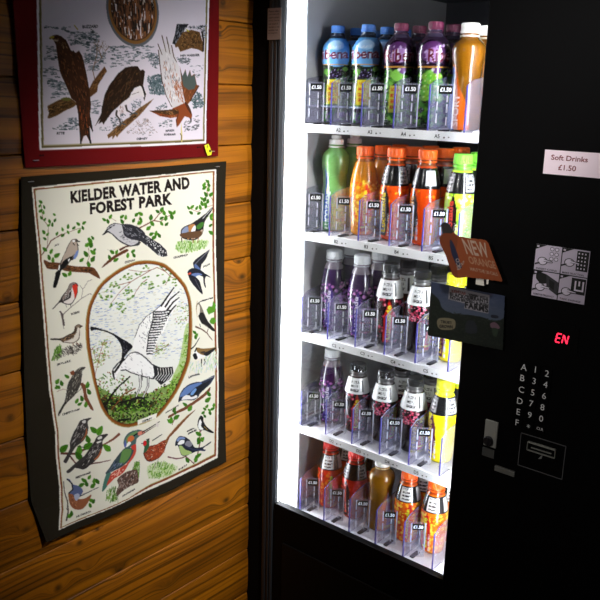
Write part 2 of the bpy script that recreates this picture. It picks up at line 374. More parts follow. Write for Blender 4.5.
    r4.F([(215, 160), (250, 135), (285, 120), (300, 110), (262, 160), (230, 200), (185, 240), (176, 220)], BLK); r4.F([(160, 240), (195, 232), (182, 290), (158, 355), (135, 350), (148, 290)], BLK)
    r4.F([(292, 138), (312, 92), (330, 75), (326, 110), (306, 142)], (110, 132, 190)); r4.F([(250, 150), (265, 140), (258, 165)], (235, 235, 235)); r4.F([(180, 195), (190, 188), (184, 225), (176, 222)], (235, 235, 235))
    r4.L([(300, 8), (340, 12)], 1.1, (30, 30, 30)); r4.L([(290, 25), (302, 40)], 1, BLK); r4.F([(285, 5), (300, 2), (305, 14), (290, 16)], (235, 235, 235)); r4.L([(318, 20), (332, 45)], .5, (40, 36, 32))
    r4.T('ROBIN', (272, 566), (332, 548), 1.9)
    # robin
    for pts in ([(210, 620), (214, 555), (260, 515), (350, 440), (420, 400)], [(350, 440), (362, 370), (400, 310), (430, 300)], [(362, 370), (340, 340)], [(185, 535), (215, 560)], [(400, 405), (430, 410)]): r4.L(pts, 1.0 if pts[0][0] == 210 else .35, (96, 84, 84), .35)
    r4.L([(218, 640), (206, 560), (190, 535)], 2.0, (80, 68, 68), 1.4)
    r4.F([(268, 327), (297, 318), (322, 330), (322, 350), (322, 395), (300, 450), (270, 484), (225, 480), (188, 470), (138, 516), (134, 511), (180, 462), (205, 420), (235, 385), (254, 350)], (46, 40, 40))
    r4.F([(280, 350), (316, 345), (318, 395), (297, 445), (268, 478), (228, 474), (220, 462), (270, 430)], (222, 214, 208)); r4.F([(268, 332), (296, 322), (308, 330), (285, 350), (270, 385), (250, 410), (215, 450), (208, 430), (238, 388), (256, 352)], (132, 118, 112))
    r4.S([(240, 390), (270, 370), (270, 420), (215, 455)], 22, [(50, 44, 44), (210, 205, 200)], ln=1.6, wd=.4, ang=-.6)
    r4.F([(283, 350), (300, 333), (325, 336), (322, 360), (318, 395), (300, 440), (296, 400)], (205, 52, 36)); r4.L([(315, 338), (328, 341)], .7, BLK); r4.L([(292, 335), (298, 336)], .8, BLK); r4.L([(230, 480), (240, 505)], .5, BLK); r4.L([(268, 480), (270, 500)], .5, BLK)
    # cuckoo
    r2.L([(95, 600), (150, 600)], .1, BLK)
    r5.F([(128, 130), (160, 92), (200, 58), (250, 25), (310, -5), (330, 5), (290, 30), (230, 62), (180, 100), (140, 128)], (92, 50, 30))
    r2.L([(190, 600), (230, 578), (300, 560), (345, 545)], 2.2, (84, 48, 34), 1.2); r2.L([(335, 438), (380, 412), (440, 380), (480, 330), (505, 310)], 1.4, (110, 64, 46), .6); r2.L([(440, 380), (490, 388), (535, 350), (580, 330)], 1.0, (110, 64, 46), .4)
    for pts in ([(115, 355), (160, 385)], [(230, 365), (215, 400)], [(340, 340), (315, 420)], [(430, 350), (420, 400)], [(470, 480), (420, 520)]): r2.L(pts, .35, (140, 96, 80))
    r2.leaf([(70, 372), (118, 350), (98, 385), (205, 350), (233, 355), (205, 385), (315, 335), (343, 328), (293, 378), (345, 370), (340, 395), (420, 355), (428, 400), (405, 435), (468, 310), (500, 295), (515, 320), (498, 360), (528, 360), (497, 400), (535, 405), (562, 318), (590, 318), (572, 348), (425, 480), (458, 475), (480, 490), (445, 505)], 4.4)
    r5.leaf([(205, 15), (240, 15), (185, 55), (235, 75), (325, 40), (370, 40), (365, 10)], 4.4)
    tail = [(143, 233), (152, 239), (160, 244), (166, 250), (167.2, 255.5), (163, 257), (157, 254.5), (149, 247), (142, 242)]
    r2.F([(60, 490), (84, 452), (108, 415), (150, 399), (200, 405), (260, 412), (320, 470), (340, 540), (330, 565), (280, 575), (235, 562), (190, 540), (140, 495), (105, 470), (85, 470)], (50, 50, 54))
    r2.F([(92, 452), (112, 420), (150, 405), (200, 410), (250, 440), (310, 500), (328, 540), (280, 566), (238, 554), (192, 530), (145, 488), (112, 462)], (188, 186, 190))
    r2.S([(190, 450), (300, 520), (320, 560), (240, 555), (180, 515)], 34, [(90, 90, 96), (140, 138, 142)], ln=1.8, wd=.4, ang=-.3)
    r2.F([(208, 410), (270, 408), (330, 432), (372, 466), (388, 500), (440, 530), (400, 560), (340, 535), (270, 518), (225, 492), (212, 450)], (44, 44, 50)); tc.poly(tail, (46, 46, 52))
    r2.S([(215, 420), (300, 430), (370, 480), (380, 510), (280, 505), (225, 480)], 60, [(120, 120, 130), (160, 160, 168), (24, 24, 28)], ln=2, wd=.5, ang=.5); tc.scatter(tail, 60, [(215, 215, 215), (20, 20, 24), (230, 230, 230)], ln=1.0, wd=.6, ang=1.2)
    r2.L([(60, 488), (90, 452), (125, 430)], 1.1, BLK, .6); r2.L([(66, 485), (96, 466)], .6, BLK); r2.L([(110, 432), (150, 412)], .8, (30, 30, 34))
    r5.T('CUCKOO', (302, 103), (378, 83), 1.8)
    # chaffinch, its sprig and grass
    r3.L([(400, 150), (392, 240), (430, 290), (445, 330)], .45, (150, 100, 84)); r3.L([(250, 362), (320, 388), (370, 362), (445, 335)], .5, (150, 100, 84))
    r3.leaf([(397, 160), (373, 185), (408, 188), (375, 210), (405, 220), (385, 258), (425, 258), (355, 290), (378, 295), (355, 325), (380, 330), (400, 310), (250, 358), (280, 352), (270, 395), (315, 360), (342, 355), (332, 400), (385, 345), (425, 440), (420, 490), (422, 545), (428, 415)], 4.2)
    r6.S([(160, 60), (200, 45), (330, 40), (405, 45), (380, 95), (290, 120), (190, 130), (150, 100)], 260, wash=.28, cols=[(110, 160, 60), (150, 186, 100), (80, 130, 40), (186, 210, 150)], ln=2.6, wd=.5, ang=-1.5, jit=.4)
    r3.F([(188, 545), (198, 515), (235, 490), (270, 478), (330, 440), (385, 400), (430, 356), (434, 372), (402, 422), (378, 460), (368, 500), (362, 545), (335, 580), (290, 602), (215, 592), (195, 575)], (34, 32, 34))
    r3.F([(196, 545), (206, 518), (236, 498), (250, 510), (250, 560), (235, 585), (205, 575)], (128, 140, 170)); r3.F([(250, 495), (285, 480), (300, 490), (270, 530), (262, 585), (240, 590), (250, 540)], (170, 118, 66)); r3.F([(275, 520), (300, 490), (305, 520), (290, 550), (272, 545)], (232, 232, 232))
    r3.F([(310, 500), (345, 470), (370, 470), (355, 505), (325, 520)], (60, 110, 40)); r3.F([(295, 560), (330, 540), (360, 520), (350, 560), (300, 590), (270, 592)], (190, 168, 150)); r3.L([(360, 440), (430, 365)], .5, (220, 220, 220)); r3.L([(385, 440), (405, 420)], .5, (120, 150, 90))
    r6.L([(195, 20), (200, 50)], .9, BLK); r6.L([(285, 15), (285, 60)], .7, (130, 80, 50)); r6.L([(330, 10), (320, 60)], .7, (130, 80, 50)); r6.F([(190, -10), (340, -30), (345, 5), (300, 25), (210, 20)], (92, 66, 44))
    r6.T('CHAFFINCH', (136, 178), (246, 154), 1.7)
    # swallow
    r6.F([(414, 106), (384, 180), (350, 222), (342, 262), (318, 262), (292, 245), (284, 208), (310, 178), (362, 142)], (34, 34, 42), 0); r6.F([(300, 215), (330, 240), (340, 262), (312, 258), (296, 240)], (84, 104, 150)); r6.L([(405, 118), (330, 190), (300, 220)], .7, (110, 110, 120))
    r6.F([(242, 288), (256, 258), (298, 248), (350, 268), (376, 292), (362, 312), (320, 300), (282, 322), (255, 310)], (30, 32, 44)); r6.F([(280, 290), (330, 285), (360, 300), (320, 305), (290, 325), (270, 310)], (96, 116, 166)); r6.F([(250, 300), (300, 312), (332, 342), (350, 400), (356, 444), (312, 402), (270, 350)], (28, 28, 36))
    r6.L([(300, 330), (345, 420)], .5, (90, 90, 100)); r6.F([(350, 288), (378, 290), (420, 320), (385, 310), (375, 342), (382, 396), (366, 368), (360, 312)], (26, 28, 38)); r6.F([(243, 292), (262, 280), (272, 288), (255, 298)], (205, 84, 60))
    r6.T('SWALLOW', (362, 246), (414, 224), 1.5); r6.L([(330, 505), (380, 485), (432, 470)], .7, (40, 40, 40)); r6.T('PIED FLY', (350, 500), (436, 474), 1.3)
    # flycatcher right edge
    r9.F([(328, -20), (345, 5), (368, 60), (388, 110), (412, 148), (448, 190), (425, 192), (385, 162), (350, 138), (332, 105), (318, 60), (308, 10)], (120, 112, 98)); r9.F([(328, 70), (360, 58), (388, 112), (448, 190), (425, 190), (385, 155), (345, 130)], (34, 32, 32)); r9.F([(322, -5), (335, 10), (335, 60), (322, 80), (314, 30)], (225, 220, 205))
    r9.L([(318, -30), (308, 30), (318, 90)], .4, (170, 140, 90)); r9.L([(305, 162), (350, 182), (385, 208), (425, 262)], 1.6, (96, 70, 56), .7); r9.L([(385, 210), (395, 180)], .6, (96, 70, 56)); r9.L([(335, 140), (340, 165)], .5, BLK)
    r9.F([(385, 35), (400, 10), (425, 10), (435, -30), (455, 0), (445, 50), (420, 60), (400, 72)], (84, 140, 36), 0); r9.F([(405, 120), (420, 95), (440, 92), (455, 120), (435, 145), (412, 138)], (84, 140, 36), 0); r9.leaf([(298, 205), (312, 228), (305, 242)], 3.5)
    # lapwing
    r9.S([(262, 430), (330, 420), (462, 320), (464, 470), (400, 500), (262, 505)], 150, [(196, 204, 220), (170, 200, 150), (206, 216, 200)], ln=3, wd=.5, ang=-1.45, jit=.2)
    r9.L([(272, 332), (300, 305), (335, 242)], 1.3, BLK, .5); r9.F([(286, 372), (302, 338), (330, 332), (380, 345), (400, 365), (350, 395), (320, 405), (296, 402)], (232, 232, 230)); r9.F([(310, 318), (350, 326), (410, 322), (454, 316), (410, 352), (368, 374), (335, 366), (312, 345)], (128, 100, 56))
    r9.F([(360, 365), (400, 340), (454, 317), (425, 350), (385, 380)], (24, 24, 28)); r9.F([(284, 375), (305, 362), (318, 398), (298, 408)], (20, 20, 24)); r9.L([(300, 350), (312, 322)], 1.1, BLK); r9.L([(345, 405), (348, 465)], .9, BLK, .5); r9.L([(365, 405), (374, 425), (362, 450)], .8, BLK, .5); r9.F([(340, 350), (370, 345), (372, 362), (345, 362)], (60, 50, 40))
    r9.T('LAPWING', (255, 550), (332, 522), 1.5)
    # blue backed bird on its branch
    r12.F([(412, 125), (405, 160), (380, 190), (320, 240), (240, 298), (170, 330), (108, 362), (106, 345), (170, 310), (235, 275), (310, 222), (370, 170)], (112, 66, 44)); r12.L([(160, 350), (132, 412)], 1.4, (112, 66, 44), .6)
    r12.F([(182, 244), (188, 200), (212, 150), (258, 110), (318, 90), (352, 84), (442, 38), (418, 95), (382, 132), (342, 172), (322, 206), (290, 228), (240, 228), (205, 232)], (44, 52, 70)); r12.F([(192, 205), (216, 158), (260, 118), (330, 96), (350, 100), (300, 135), (262, 175), (225, 195)], (92, 120, 172)); r12.F([(205, 225), (235, 190), (270, 195), (310, 190), (318, 205), (285, 222), (240, 222)], (226, 226, 226))
    r12.F([(268, 195), (300, 150), (330, 120), (412, 75), (382, 130), (322, 180), (285, 202)], (30, 32, 38)); r12.L([(350, 84), (440, 45)], .5, (160, 160, 166)); r12.F([(182, 244), (188, 212), (200, 222)], BLK, 0); r12.F([(270, 180), (300, 140), (312, 150), (285, 190)], (110, 150, 205))
    r12.leaf([(230, 260), (268, 290), (155, 318), (168, 355), (125, 378), (400, 178), (395, 222), (112, 385), (150, 300)], 5); r12.T('GREAT TIT', (78, 330), (186, 272), 1.2); r12.L([(258, 62), (290, 42), (334, 34)], .8, (70, 70, 72))
    r12.L([(375, 270), (370, 345)], .4, (140, 100, 80)); r12.leaf([(372, 292), (388, 272), (410, 320), (430, 290), (438, 262), (372, 345), (362, 320), (405, 300)], 3.4)
    r12.F([(324, 400), (332, 362), (347, 342), (364, 358), (366, 388), (392, 430), (438, 466), (420, 472), (370, 452), (342, 456), (326, 430)], (24, 24, 26)); r12.F([(330, 400), (340, 372), (352, 390), (348, 420), (365, 445), (342, 450), (328, 430)], (232, 232, 230)); r12.L([(370, 425), (395, 450)], .6, (150, 130, 70)); r12.T('COAL', (248, 468), (298, 442), 1.2); r12.T('TIT', (256, 486), (316, 452), 1.2)
    r12.L([(350, 455), (340, 480), (342, 545)], .7, (140, 90, 90)); r12.leaf([(325, 480), (332, 520), (356, 524), (335, 548)], 4)
    # blue tit
    r15.L([(135, 352), (160, 358), (200, 366), (240, 362), (275, 350), (335, 405)], 1.4, (110, 66, 70), .9); r15.L([(335, 400), (362, 340), (380, 250), (378, 160)], .9, (120, 84, 70)); r15.leaf([(368, 180), (398, 220), (370, 232), (374, 340), (350, 372), (285, 378), (362, 350)], 4.8)
    r15.F([(193, 272), (198, 232), (224, 200), (264, 203), (300, 224), (326, 258), (346, 285), (400, 278), (456, 236), (450, 252), (402, 290), (422, 304), (360, 312), (312, 332), (270, 348), (240, 338), (222, 290), (212, 268)], (30, 34, 48)); r15.F([(204, 228), (226, 205), (262, 208), (268, 222), (235, 222), (212, 238)], (120, 140, 186)); r15.F([(212, 250), (225, 230), (262, 228), (262, 250), (240, 262), (216, 262)], (236, 236, 236))
    r15.F([(222, 275), (245, 272), (270, 298), (322, 322), (270, 344), (240, 332)], (160, 184, 112)); r15.F([(268, 262), (285, 235), (312, 240), (325, 262), (300, 280)], (128, 128, 140)); r15.L([(275, 275), (330, 300), (415, 304)], 1.5, (46, 52, 80)); r15.L([(195, 268), (235, 225)], .6, BLK)
    r15.T('BLUE TIT', (215, 455), (282, 420), 1.5)
    r15.L([(285, 165), (338, 140)], .8, (40, 40, 40)); r15.L([(292, 185), (355, 152)], .8, (40, 40, 40))
    # pheasant
    r15.S([(-20, 430), (40, 395), (100, 390), (205, 425), (165, 480), (60, 510), (-10, 505)], 300, wash=.25, cols=[(118, 164, 64), (160, 192, 112), (84, 132, 44), (196, 214, 160)], ln=2.4, wd=.6, ang=-1.2, jit=.5)
    pb = [(143.7, 452), (149, 446.5), (157, 444), (161, 441.5), (166.9, 439.5), (166, 446), (163.6, 452), (158.5, 458), (150, 461.7), (145.5, 459)]
    tc.poly(smooth(pb), (70, 30, 18)); q = np.array(pb); tc.poly(smooth(q.mean(0)+(q-q.mean(0))*.93), (150, 62, 36)); tc.scatter(pb, 75, [(216, 190, 168), (90, 36, 22), (190, 110, 76), (60, 26, 18)], ln=1.5, wd=.5, ang=-.3, jit=.8)
    tc.poly([(165, 441), (168, 436.5), (176.7, 427), (189, 415), (196.5, 409.5), (190, 416.6), (178.5, 429.5), (170, 437.5), (166.5, 445)], (136, 86, 50)); tc.line([(167.5, 440), (178, 428), (195, 411)], .4, (50, 30, 20))
    r14.F([(440, 180), (455, 160), (478, 145), (482, 165), (480, 200), (462, 235), (442, 245), (446, 205)], (50, 92, 60)); r14.F([(438, 165), (455, 155), (462, 180), (448, 195), (436, 185)], (200, 30, 34)); r14.L([(425, 178), (440, 176)], .7, (60, 60, 50)); r14.L([(462, 150), (482, 142)], .9, BLK); r15.L([(62, 370), (30, 438)], .9, (190, 180, 170)); r14.L([(505, 155), (578, 108)], .8, (40, 40, 40))
    # kingfisher and stump
    r14.S([(125, 600), (150, 540), (200, 500), (240, 520), (240, 600)], 60, GREENS, ln=4, wd=.5, ang=-1.4, jit=.2); r14.S([(350, 400), (370, 330), (410, 320), (412, 400), (400, 430)], 70, GREENS, ln=4, wd=.6, ang=-1.45, jit=.2)
    r14.F([(240, 445), (290, 402), (330, 384), (388, 374), (402, 430), (396, 470), (330, 500), (280, 530), (235, 566), (232, 530), (250, 490)], (92, 70, 62)); r14.S([(245, 450), (330, 395), (385, 385), (395, 460), (250, 540)], 130, [(50, 36, 32), (150, 126, 116), (110, 80, 66), (190, 176, 170)], ln=2.2, wd=.5, ang=-1.3, jit=.5)
    r14.F([(160, 395), (190, 395), (182, 440), (170, 482), (124, 536), (134, 470)], (70, 116, 104)); r14.F([(362, 190), (386, 205), (382, 250), (362, 290), (330, 332), (285, 398), (215, 440), (158, 492), (180, 430), (200, 395), (290, 345), (340, 290)], (190, 72, 56)); r14.S([(350, 260), (330, 320), (280, 390), (200, 440), (200, 400), (290, 350)], 40, [(224, 150, 130), (170, 60, 46), (236, 190, 170)], ln=2, wd=.6, ang=-.9)
    r14.F([(296, 215), (340, 208), (368, 226), (342, 290), (292, 342), (232, 372), (150, 402), (184, 352), (228, 290)], (58, 74, 78)); r14.F([(290, 225), (350, 220), (340, 270), (300, 320), (260, 330), (270, 270)], (96, 136, 74)); r14.S([(230, 300), (290, 330), (230, 368), (170, 390)], 40, [(120, 130, 160), (40, 50, 70), (90, 110, 130)], ln=2.4, wd=.5, ang=-.8)
    r14.F([(292, 165), (308, 122), (345, 90), (400, 74), (438, 84), (425, 110), (392, 140), (384, 175), (372, 196), (320, 212), (300, 204)], (72, 98, 96)); r14.F([(300, 170), (318, 128), (350, 100), (395, 84), (380, 105), (340, 130), (322, 180)], (102, 136, 84)); r14.F([(330, 130), (360, 118), (372, 140), (345, 165), (322, 160)], (206, 110, 60)); r14.F([(400, 90), (440, 82), (450, 95), (405, 118)], (214, 130, 110))
    r14.F([(305, 200), (330, 165), (348, 175), (325, 200)], (232, 232, 232)); r14.F([(348, 200), (382, 182), (384, 215), (362, 225)], (190, 60, 46)); r14.L([(370, 118), (395, 103)], 1.4, BLK); r14.L([(430, 92), (500, 50), (560, 12)], 1.1, (30, 26, 26), .5); r14.L([(425, 112), (500, 62), (555, 30)], .9, (60, 46, 44), .4); r14.F([(535, 20), (552, 30), (548, 52), (532, 45)], (214, 206, 200)); r14.F([(296, 205), (304, 150), (315, 190)], (84, 96, 170))
    r14.T('KINGFISHER', (276, 574), (376, 522), 1.4)
    # redwings
    r10.L([(560, 368), (510, 408), (430, 450)], 2.4, (120, 70, 50), 1.6); r10.L([(125, 515), (220, 516), (300, 478), (430, 450)], 2.4, (96, 56, 44), 1.8); r10.L([(190, 535), (215, 570), (245, 600)], 1.8, (96, 56, 50), 1); r10.L([(330, 590), (400, 580), (490, 562)], 1.6, (96, 56, 50), .7); r10.leaf([(360, 335), (408, 340), (318, 405), (318, 455), (255, 488), (250, 530), (145, 475), (462, 470)], 7.4)
    r10.F([(346, 244), (300, 252), (262, 265), (238, 310), (206, 370), (186, 440), (184, 485), (148, 560), (144, 580), (166, 583), (196, 520), (232, 462), (280, 420), (310, 372), (322, 320), (314, 275)], (58, 54, 54)); r10.S([(250, 300), (300, 300), (290, 370), (220, 450), (200, 440)], 55, [(176, 172, 170), (110, 104, 100), (36, 34, 34)], ln=3, wd=.5, ang=-1.1, jit=.35); r10.F([(270, 415), (296, 370), (306, 320), (312, 360), (290, 400), (262, 425)], (150, 84, 52)); r10.F([(275, 270), (300, 262), (300, 280), (280, 285)], (206, 204, 200)); r10.L([(245, 460), (290, 465)], .7, BLK)
    r10.F([(472, 370), (425, 370), (388, 384), (366, 420), (338, 462), (298, 522), (240, 600), (190, 650), (162, 655), (176, 640), (214, 620), (290, 632), (330, 602), (368, 570), (402, 530), (428, 470), (430, 415)], (54, 50, 50)); r10.S([(370, 430), (420, 420), (400, 500), (320, 590), (260, 620), (300, 530)], 70, [(176, 172, 170), (100, 96, 94), (34, 32, 32)], ln=3, wd=.5, ang=-1.0, jit=.3)
    r10.F([(362, 560), (396, 520), (418, 470), (420, 500), (395, 545)], (160, 92, 56)); r10.F([(392, 392), (420, 380), (425, 398), (395, 408)], (216, 214, 210)); r10.F([(385, 425), (420, 415), (415, 425), (388, 436)], (216, 214, 210)); r13.F([(162, 128), (190, 100), (240, 50), (300, 0), (320, 10), (260, 60), (190, 132)], (60, 56, 56)); r13.T('REDWINGS', (232, 180), (338, 136), 1.8)
    # nuthatch
    r13.L([(160, 492), (176, 430), (174, 350), (152, 280), (144, 200)], 1.6, (60, 48, 46), .6); r13.leaf([(292, 190), (330, 165), (310, 215), (275, 225), (365, 192), (388, 195), (358, 228), (342, 338), (360, 345), (335, 375), (190, 455), (200, 440)], 4.6); r13.L([(180, 440), (165, 400)], .5, (60, 48, 46))
    r13.F([(182, 285), (184, 340), (198, 385), (235, 410), (282, 402), (322, 352), (346, 296), (300, 325), (245, 330), (215, 300)], (146, 88, 58)); r13.F([(165, 180), (190, 186), (214, 222), (240, 228), (270, 245), (286, 272), (272, 300), (240, 330), (214, 300), (190, 290), (206, 256), (200, 220)], (88, 100, 140)); r13.L([(168, 182), (205, 215), (212, 260), (182, 290)], 1.1, BLK); r13.L([(262, 312), (320, 280), (398, 240)], 1.0, (60, 60, 66), .6); r13.S([(200, 300), (260, 330), (230, 400), (195, 370)], 26, [(110, 64, 44), (180, 124, 90)], ln=2, wd=.5, ang=1)
    r13.F([(225, 300), (255, 290), (262, 315), (240, 345), (225, 330)], (170, 176, 200)); r13.T('NUTHATCH', (235, 470), (340, 426), 1.6)
    # skylark and mound
    r7.S([(128, 335), (150, 260), (190, 225), (205, 290), (180, 320)], 90, GREENS, ln=4.5, wd=.5, ang=-1.35, jit=.3)
    r7.S([(140, 335), (200, 272), (250, 235), (352, 216), (355, 240), (300, 290), (230, 300)], 160, [(70, 64, 60), (120, 112, 106), (160, 152, 146), (40, 36, 34)], ln=2.4, wd=.5, ang=.9, jit=.5)
    r7.F([(118, 176), (190, 176), (240, 154), (288, 124), (300, 88), (325, 68), (345, 78), (358, 84), (338, 102), (336, 150), (325, 188), (280, 212), (215, 206), (185, 190), (122, 188)], (70, 54, 42)); r7.F([(215, 200), (270, 180), (310, 130), (320, 90), (335, 102), (330, 150), (320, 184), (280, 207)], (216, 208, 196)); r7.S([(200, 185), (250, 155), (300, 125), (315, 130), (280, 180), (220, 198)], 45, [(150, 120, 90), (36, 28, 22), (120, 92, 66)], ln=1.6, wd=.5, ang=-.4); r7.L([(118, 180), (190, 184)], 1.2, BLK); r7.L([(285, 210), (285, 232)], .6, (110, 60, 40)); r7.L([(310, 205), (330, 225)], .6, (110, 60, 40))
    r7.F([(305, 90), (325, 74), (340, 84), (320, 96)], (130, 112, 96)); r7.T('SKYLARK', (166, 382), (270, 350), 1.9); r7.L([(200, -10), (212, 50), (218, 105)], 2.2, (90, 78, 76), .5)
    # chiffchaff
    r10.L([(-10, 0), (-8, 0)], .1, BLK); r7.L([(350, 510), (362, 560), (372, 600)], 2.4, (110, 64, 44)); r10.F([(262, -10), (300, 0), (304, 60), (330, 120), (362, 186), (340, 180), (300, 120), (286, 90), (280, 40)], (116, 68, 44)); r7.leaf([(238, 460), (170, 498), (200, 512), (168, 542), (390, 520), (398, 572)], 4.8); r10.leaf([(98, 15), (235, 118), (270, 98), (258, 140), (302, 145), (322, 50), (315, 5)], 4.8); r7.L([(165, 575), (210, 555), (235, 560)], .35, (130, 84, 66))
    cb = [(85, 367), (79.7, 367.5), (75, 371), (71, 377.7), (67.7, 384), (66, 393), (64, 402), (58.5, 413), (59.5, 416), (65.5, 404), (74, 395), (79.8, 385), (81.5, 376), (82, 371)]
    tc.poly(smooth(cb), (66, 62, 58)); tc.scatter(cb, 70, [(150, 146, 134), (190, 186, 172), (40, 38, 36), (110, 104, 96)], ln=2, wd=.5, ang=-1.15, jit=.35); tc.line([(84.5, 367.3), (79, 370)], .6, BLK); tc.line([(58.7, 415), (65, 402)], 1.1, BLK); tc.line([(70, 398), (80, 389), (82, 384)], .5, (60, 50, 44)); r7.F([(262, 430), (290, 415), (292, 445), (275, 450)], (120, 66, 40))
    r10.T('CHIFFCHAFF', (130, 230), (258, 186), 1.8)
    return tc

def paint_upper():
    tc = Canvas(.66, 1.26, 1.27, 2.08, .0006, (98, 2, 5), on_wall)
    # long edges continue upward in the plane of the cloth
    bl, br = on_wall([(39.7, 150.7)])[0], on_wall([(206.7, 143.5)])[0]
    t0, t1 = on_wall([(37.2, 25)])[0], on_wall([(208.7, 25)])[0]
    Z1 = 2.02
    tl = bl+(t0-bl)*(Z1-bl[1])/(t0[1]-bl[1]); tr = br+(t1-br)*(Z1-br[1])/(t1[1]-br[1])
    keep = tc.to
    def rect(d, col):
        tc.to = None; tc.poly([bl+[d, d], br+[-d, d], tr+[-d, -d], tl+[d, -d]], col); tc.to = keep
    rect(0, (236, 232, 236)); rect(.0045, (96, 84, 44)); rect(.0075, (150, 140, 100)); rect(.009, (216, 207, 218))
    a0, a1, a2, a3, a4, a5 = V(tc, 25, 20), V(tc, 85, 20), V(tc, 145, 20), V(tc, 25, 90), V(tc, 85, 80), V(tc, 145, 80)
    INK = [(74, 88, 92), (108, 118, 126), (54, 68, 72), (140, 144, 154)]
    def dashes(v, reg, n, ln=2.8, wd=.8): v.S(reg, int(n*1.8), INK, ln=ln, wd=wd, ang=-.05, jit=.25)
    dashes(a0, [(330, 90), (560, 80), (560, 140), (480, 190), (330, 190)], 70); dashes(a0, [(160, 190), (240, 190), (240, 300), (150, 310)], 20); dashes(a0, [(440, 250), (600, 230), (600, 330), (460, 330)], 45); dashes(a0, [(140, 340), (250, 340), (280, 430), (150, 430)], 14)
    dashes(a0, [(160, 430), (300, 470), (310, 540), (170, 510)], 34); dashes(a0, [(470, 340), (560, 340), (560, 380), (480, 380)], 14); dashes(a0, [(150, 40), (360, 50), (330, 90), (150, 60)], 14)
    dashes(a1, [(0, 100), (100, 100), (100, 300), (0, 310)], 36); dashes(a1, [(180, 200), (500, 190), (520, 260), (360, 330), (200, 360), (180, 260)], 70); dashes(a1, [(480, 270), (560, 260), (570, 330), (500, 350)], 24)
    dashes(a3, [(200, 60), (340, 30), (330, 20), (210, 10)], 14); dashes(a3, [(210, 290), (330, 210), (400, 200), (400, 300), (250, 300)], 46, 2.0); dashes(a3, [(490, 80), (580, 80), (580, 180), (500, 180)], 14)
    a1.S([(460, 420), (560, 410), (600, 430), (600, 560), (480, 550)], 170, [(84, 100, 104), (110, 124, 130), (60, 78, 84)], ln=1.6, wd=1.0, jit=1.5); a2.S([(20, 440), (110, 400), (140, 480), (150, 560), (60, 560)], 200, [(84, 100, 104), (110, 124, 130), (60, 78, 84)], ln=1.6, wd=1.0, jit=1.5)
    a5.S([(350, 150), (400, 90), (440, 120), (440, 200), (370, 210)], 130, [(84, 100, 104), (110, 124, 130), (60, 78, 84)], ln=1.8, wd=1.0, jit=1.0); a5.S([(80, 210), (150, 170), (170, 200), (110, 230)], 30, INK, ln=1.6, wd=.7, jit=1.0)
    a4.S([(190, 290), (300, 230), (300, 330), (220, 390)], 70, INK, ln=1.8, wd=.7, jit=1.0); a4.S([(340, 150), (410, 140), (420, 200), (350, 240)], 50, INK, ln=1.5, wd=.7, jit=1.2); a4.S([(300, 400), (380, 300), (470, 280), (540, 400), (480, 420)], 110, [(120, 96, 84), (90, 98, 100), (150, 130, 124)], ln=1.6, wd=.4, jit=1.2); a4.S([(110, 350), (210, 350), (200, 385), (110, 380)], 16, INK, ln=1.4, wd=.4)
    a5.S([(290, 310), (410, 260), (410, 370), (290, 385)], 50, [(40, 44, 48), (110, 116, 120)], ln=2, wd=.6, ang=-.3); a5.S([(100, 310), (200, 290), (200, 360), (110, 350)], 30, INK, ln=2, wd=.5); a2.S([(20, 250), (90, 250), (90, 370), (30, 330)], 40, INK, ln=1.6, wd=.7, jit=1.2); a2.S([(240, 280), (350, 290), (330, 330), (260, 320)], 50, [(60, 66, 70), (100, 106, 112)], ln=1.8, wd=.7, jit=.6); a2.S([(330, 340), (440, 330), (430, 430), (370, 430)], 26, INK, ln=1.8, wd=.5); a2.S([(290, 50), (460, 40), (460, 140), (440, 150), (420, 70)], 70, [(90, 96, 104), (40, 44, 50), (140, 146, 156)], ln=2, wd=.6, jit=.8)
    # upper half above the view: same hatching
    def hatch(z0, z1, n):
        tc.to = None
        for k in range(n):
            y = .80+rng.random()*.36; z = z0+rng.random()*(z1-z0); l = .004+.006*rng.random()
            tc.line([(y, z), (y+l, z+.0005)], .0012, INK[rng.integers(4)])
        tc.to = keep
    hatch(1.66, 1.98, 260)
    # medallion of trees
    tc.to = None
    cc = on_wall([(133.3, 10)])[0]; R = cc[1]-on_wall([(134, 46.7)])[0][1]
    def circ(r): return [(cc[0]+r*.93*math.cos(t), cc[1]+r*math.sin(t)) for t in np.linspace(0, 2*PI, 90)[:-1]]
    tc.poly(circ(R), (96, 100, 108)); tc.poly(circ(R-.005), (134, 92, 42)); tc.poly(circ(R-.0105), (60, 40, 26)); ci = circ(R-.012); tc.poly(ci, (116, 74, 48)); tc.clip_to(ci)
    for k in range(420):
        t = rng.random()*6.28; r = (R-.012)*math.sqrt(rng.random()); y, z = cc[0]+r*.93*math.cos(t), cc[1]+r*math.sin(t); l = .006*rng.random()+.003
        tc.line([(y, z-l), (y+.002*rng.normal(), z+l)], .0035*rng.random()+.001, [(224, 216, 214), (70, 42, 26), (30, 22, 16), (150, 96, 56), (108, 70, 44), (40, 30, 24)][rng.integers(6)])
    tc.clip_to(None); tc.to = keep
    a0.T('BUZZARD', (437, 62), (552, 58), 2.6, (50, 50, 56)); a0.L([(375, 40), (400, 70)], 1.2, (170, 150, 70)); a0.S([(490, 70), (530, 70), (520, 100), (500, 95)], 10, [(40, 50, 54)], ln=1.4, wd=.8)
    # kite
    a3.F([(172, 122), (210, 98), (250, 78), (300, 55), (345, 62), (385, 110), (310, 152), (230, 196), (172, 212), (182, 165)], (92, 64, 30)); a3.S([(180, 130), (300, 65), (370, 100), (240, 180), (180, 200)], 90, [(50, 34, 16), (130, 96, 54), (36, 24, 12)], ln=2.6, wd=.6, ang=-.45, jit=.3)
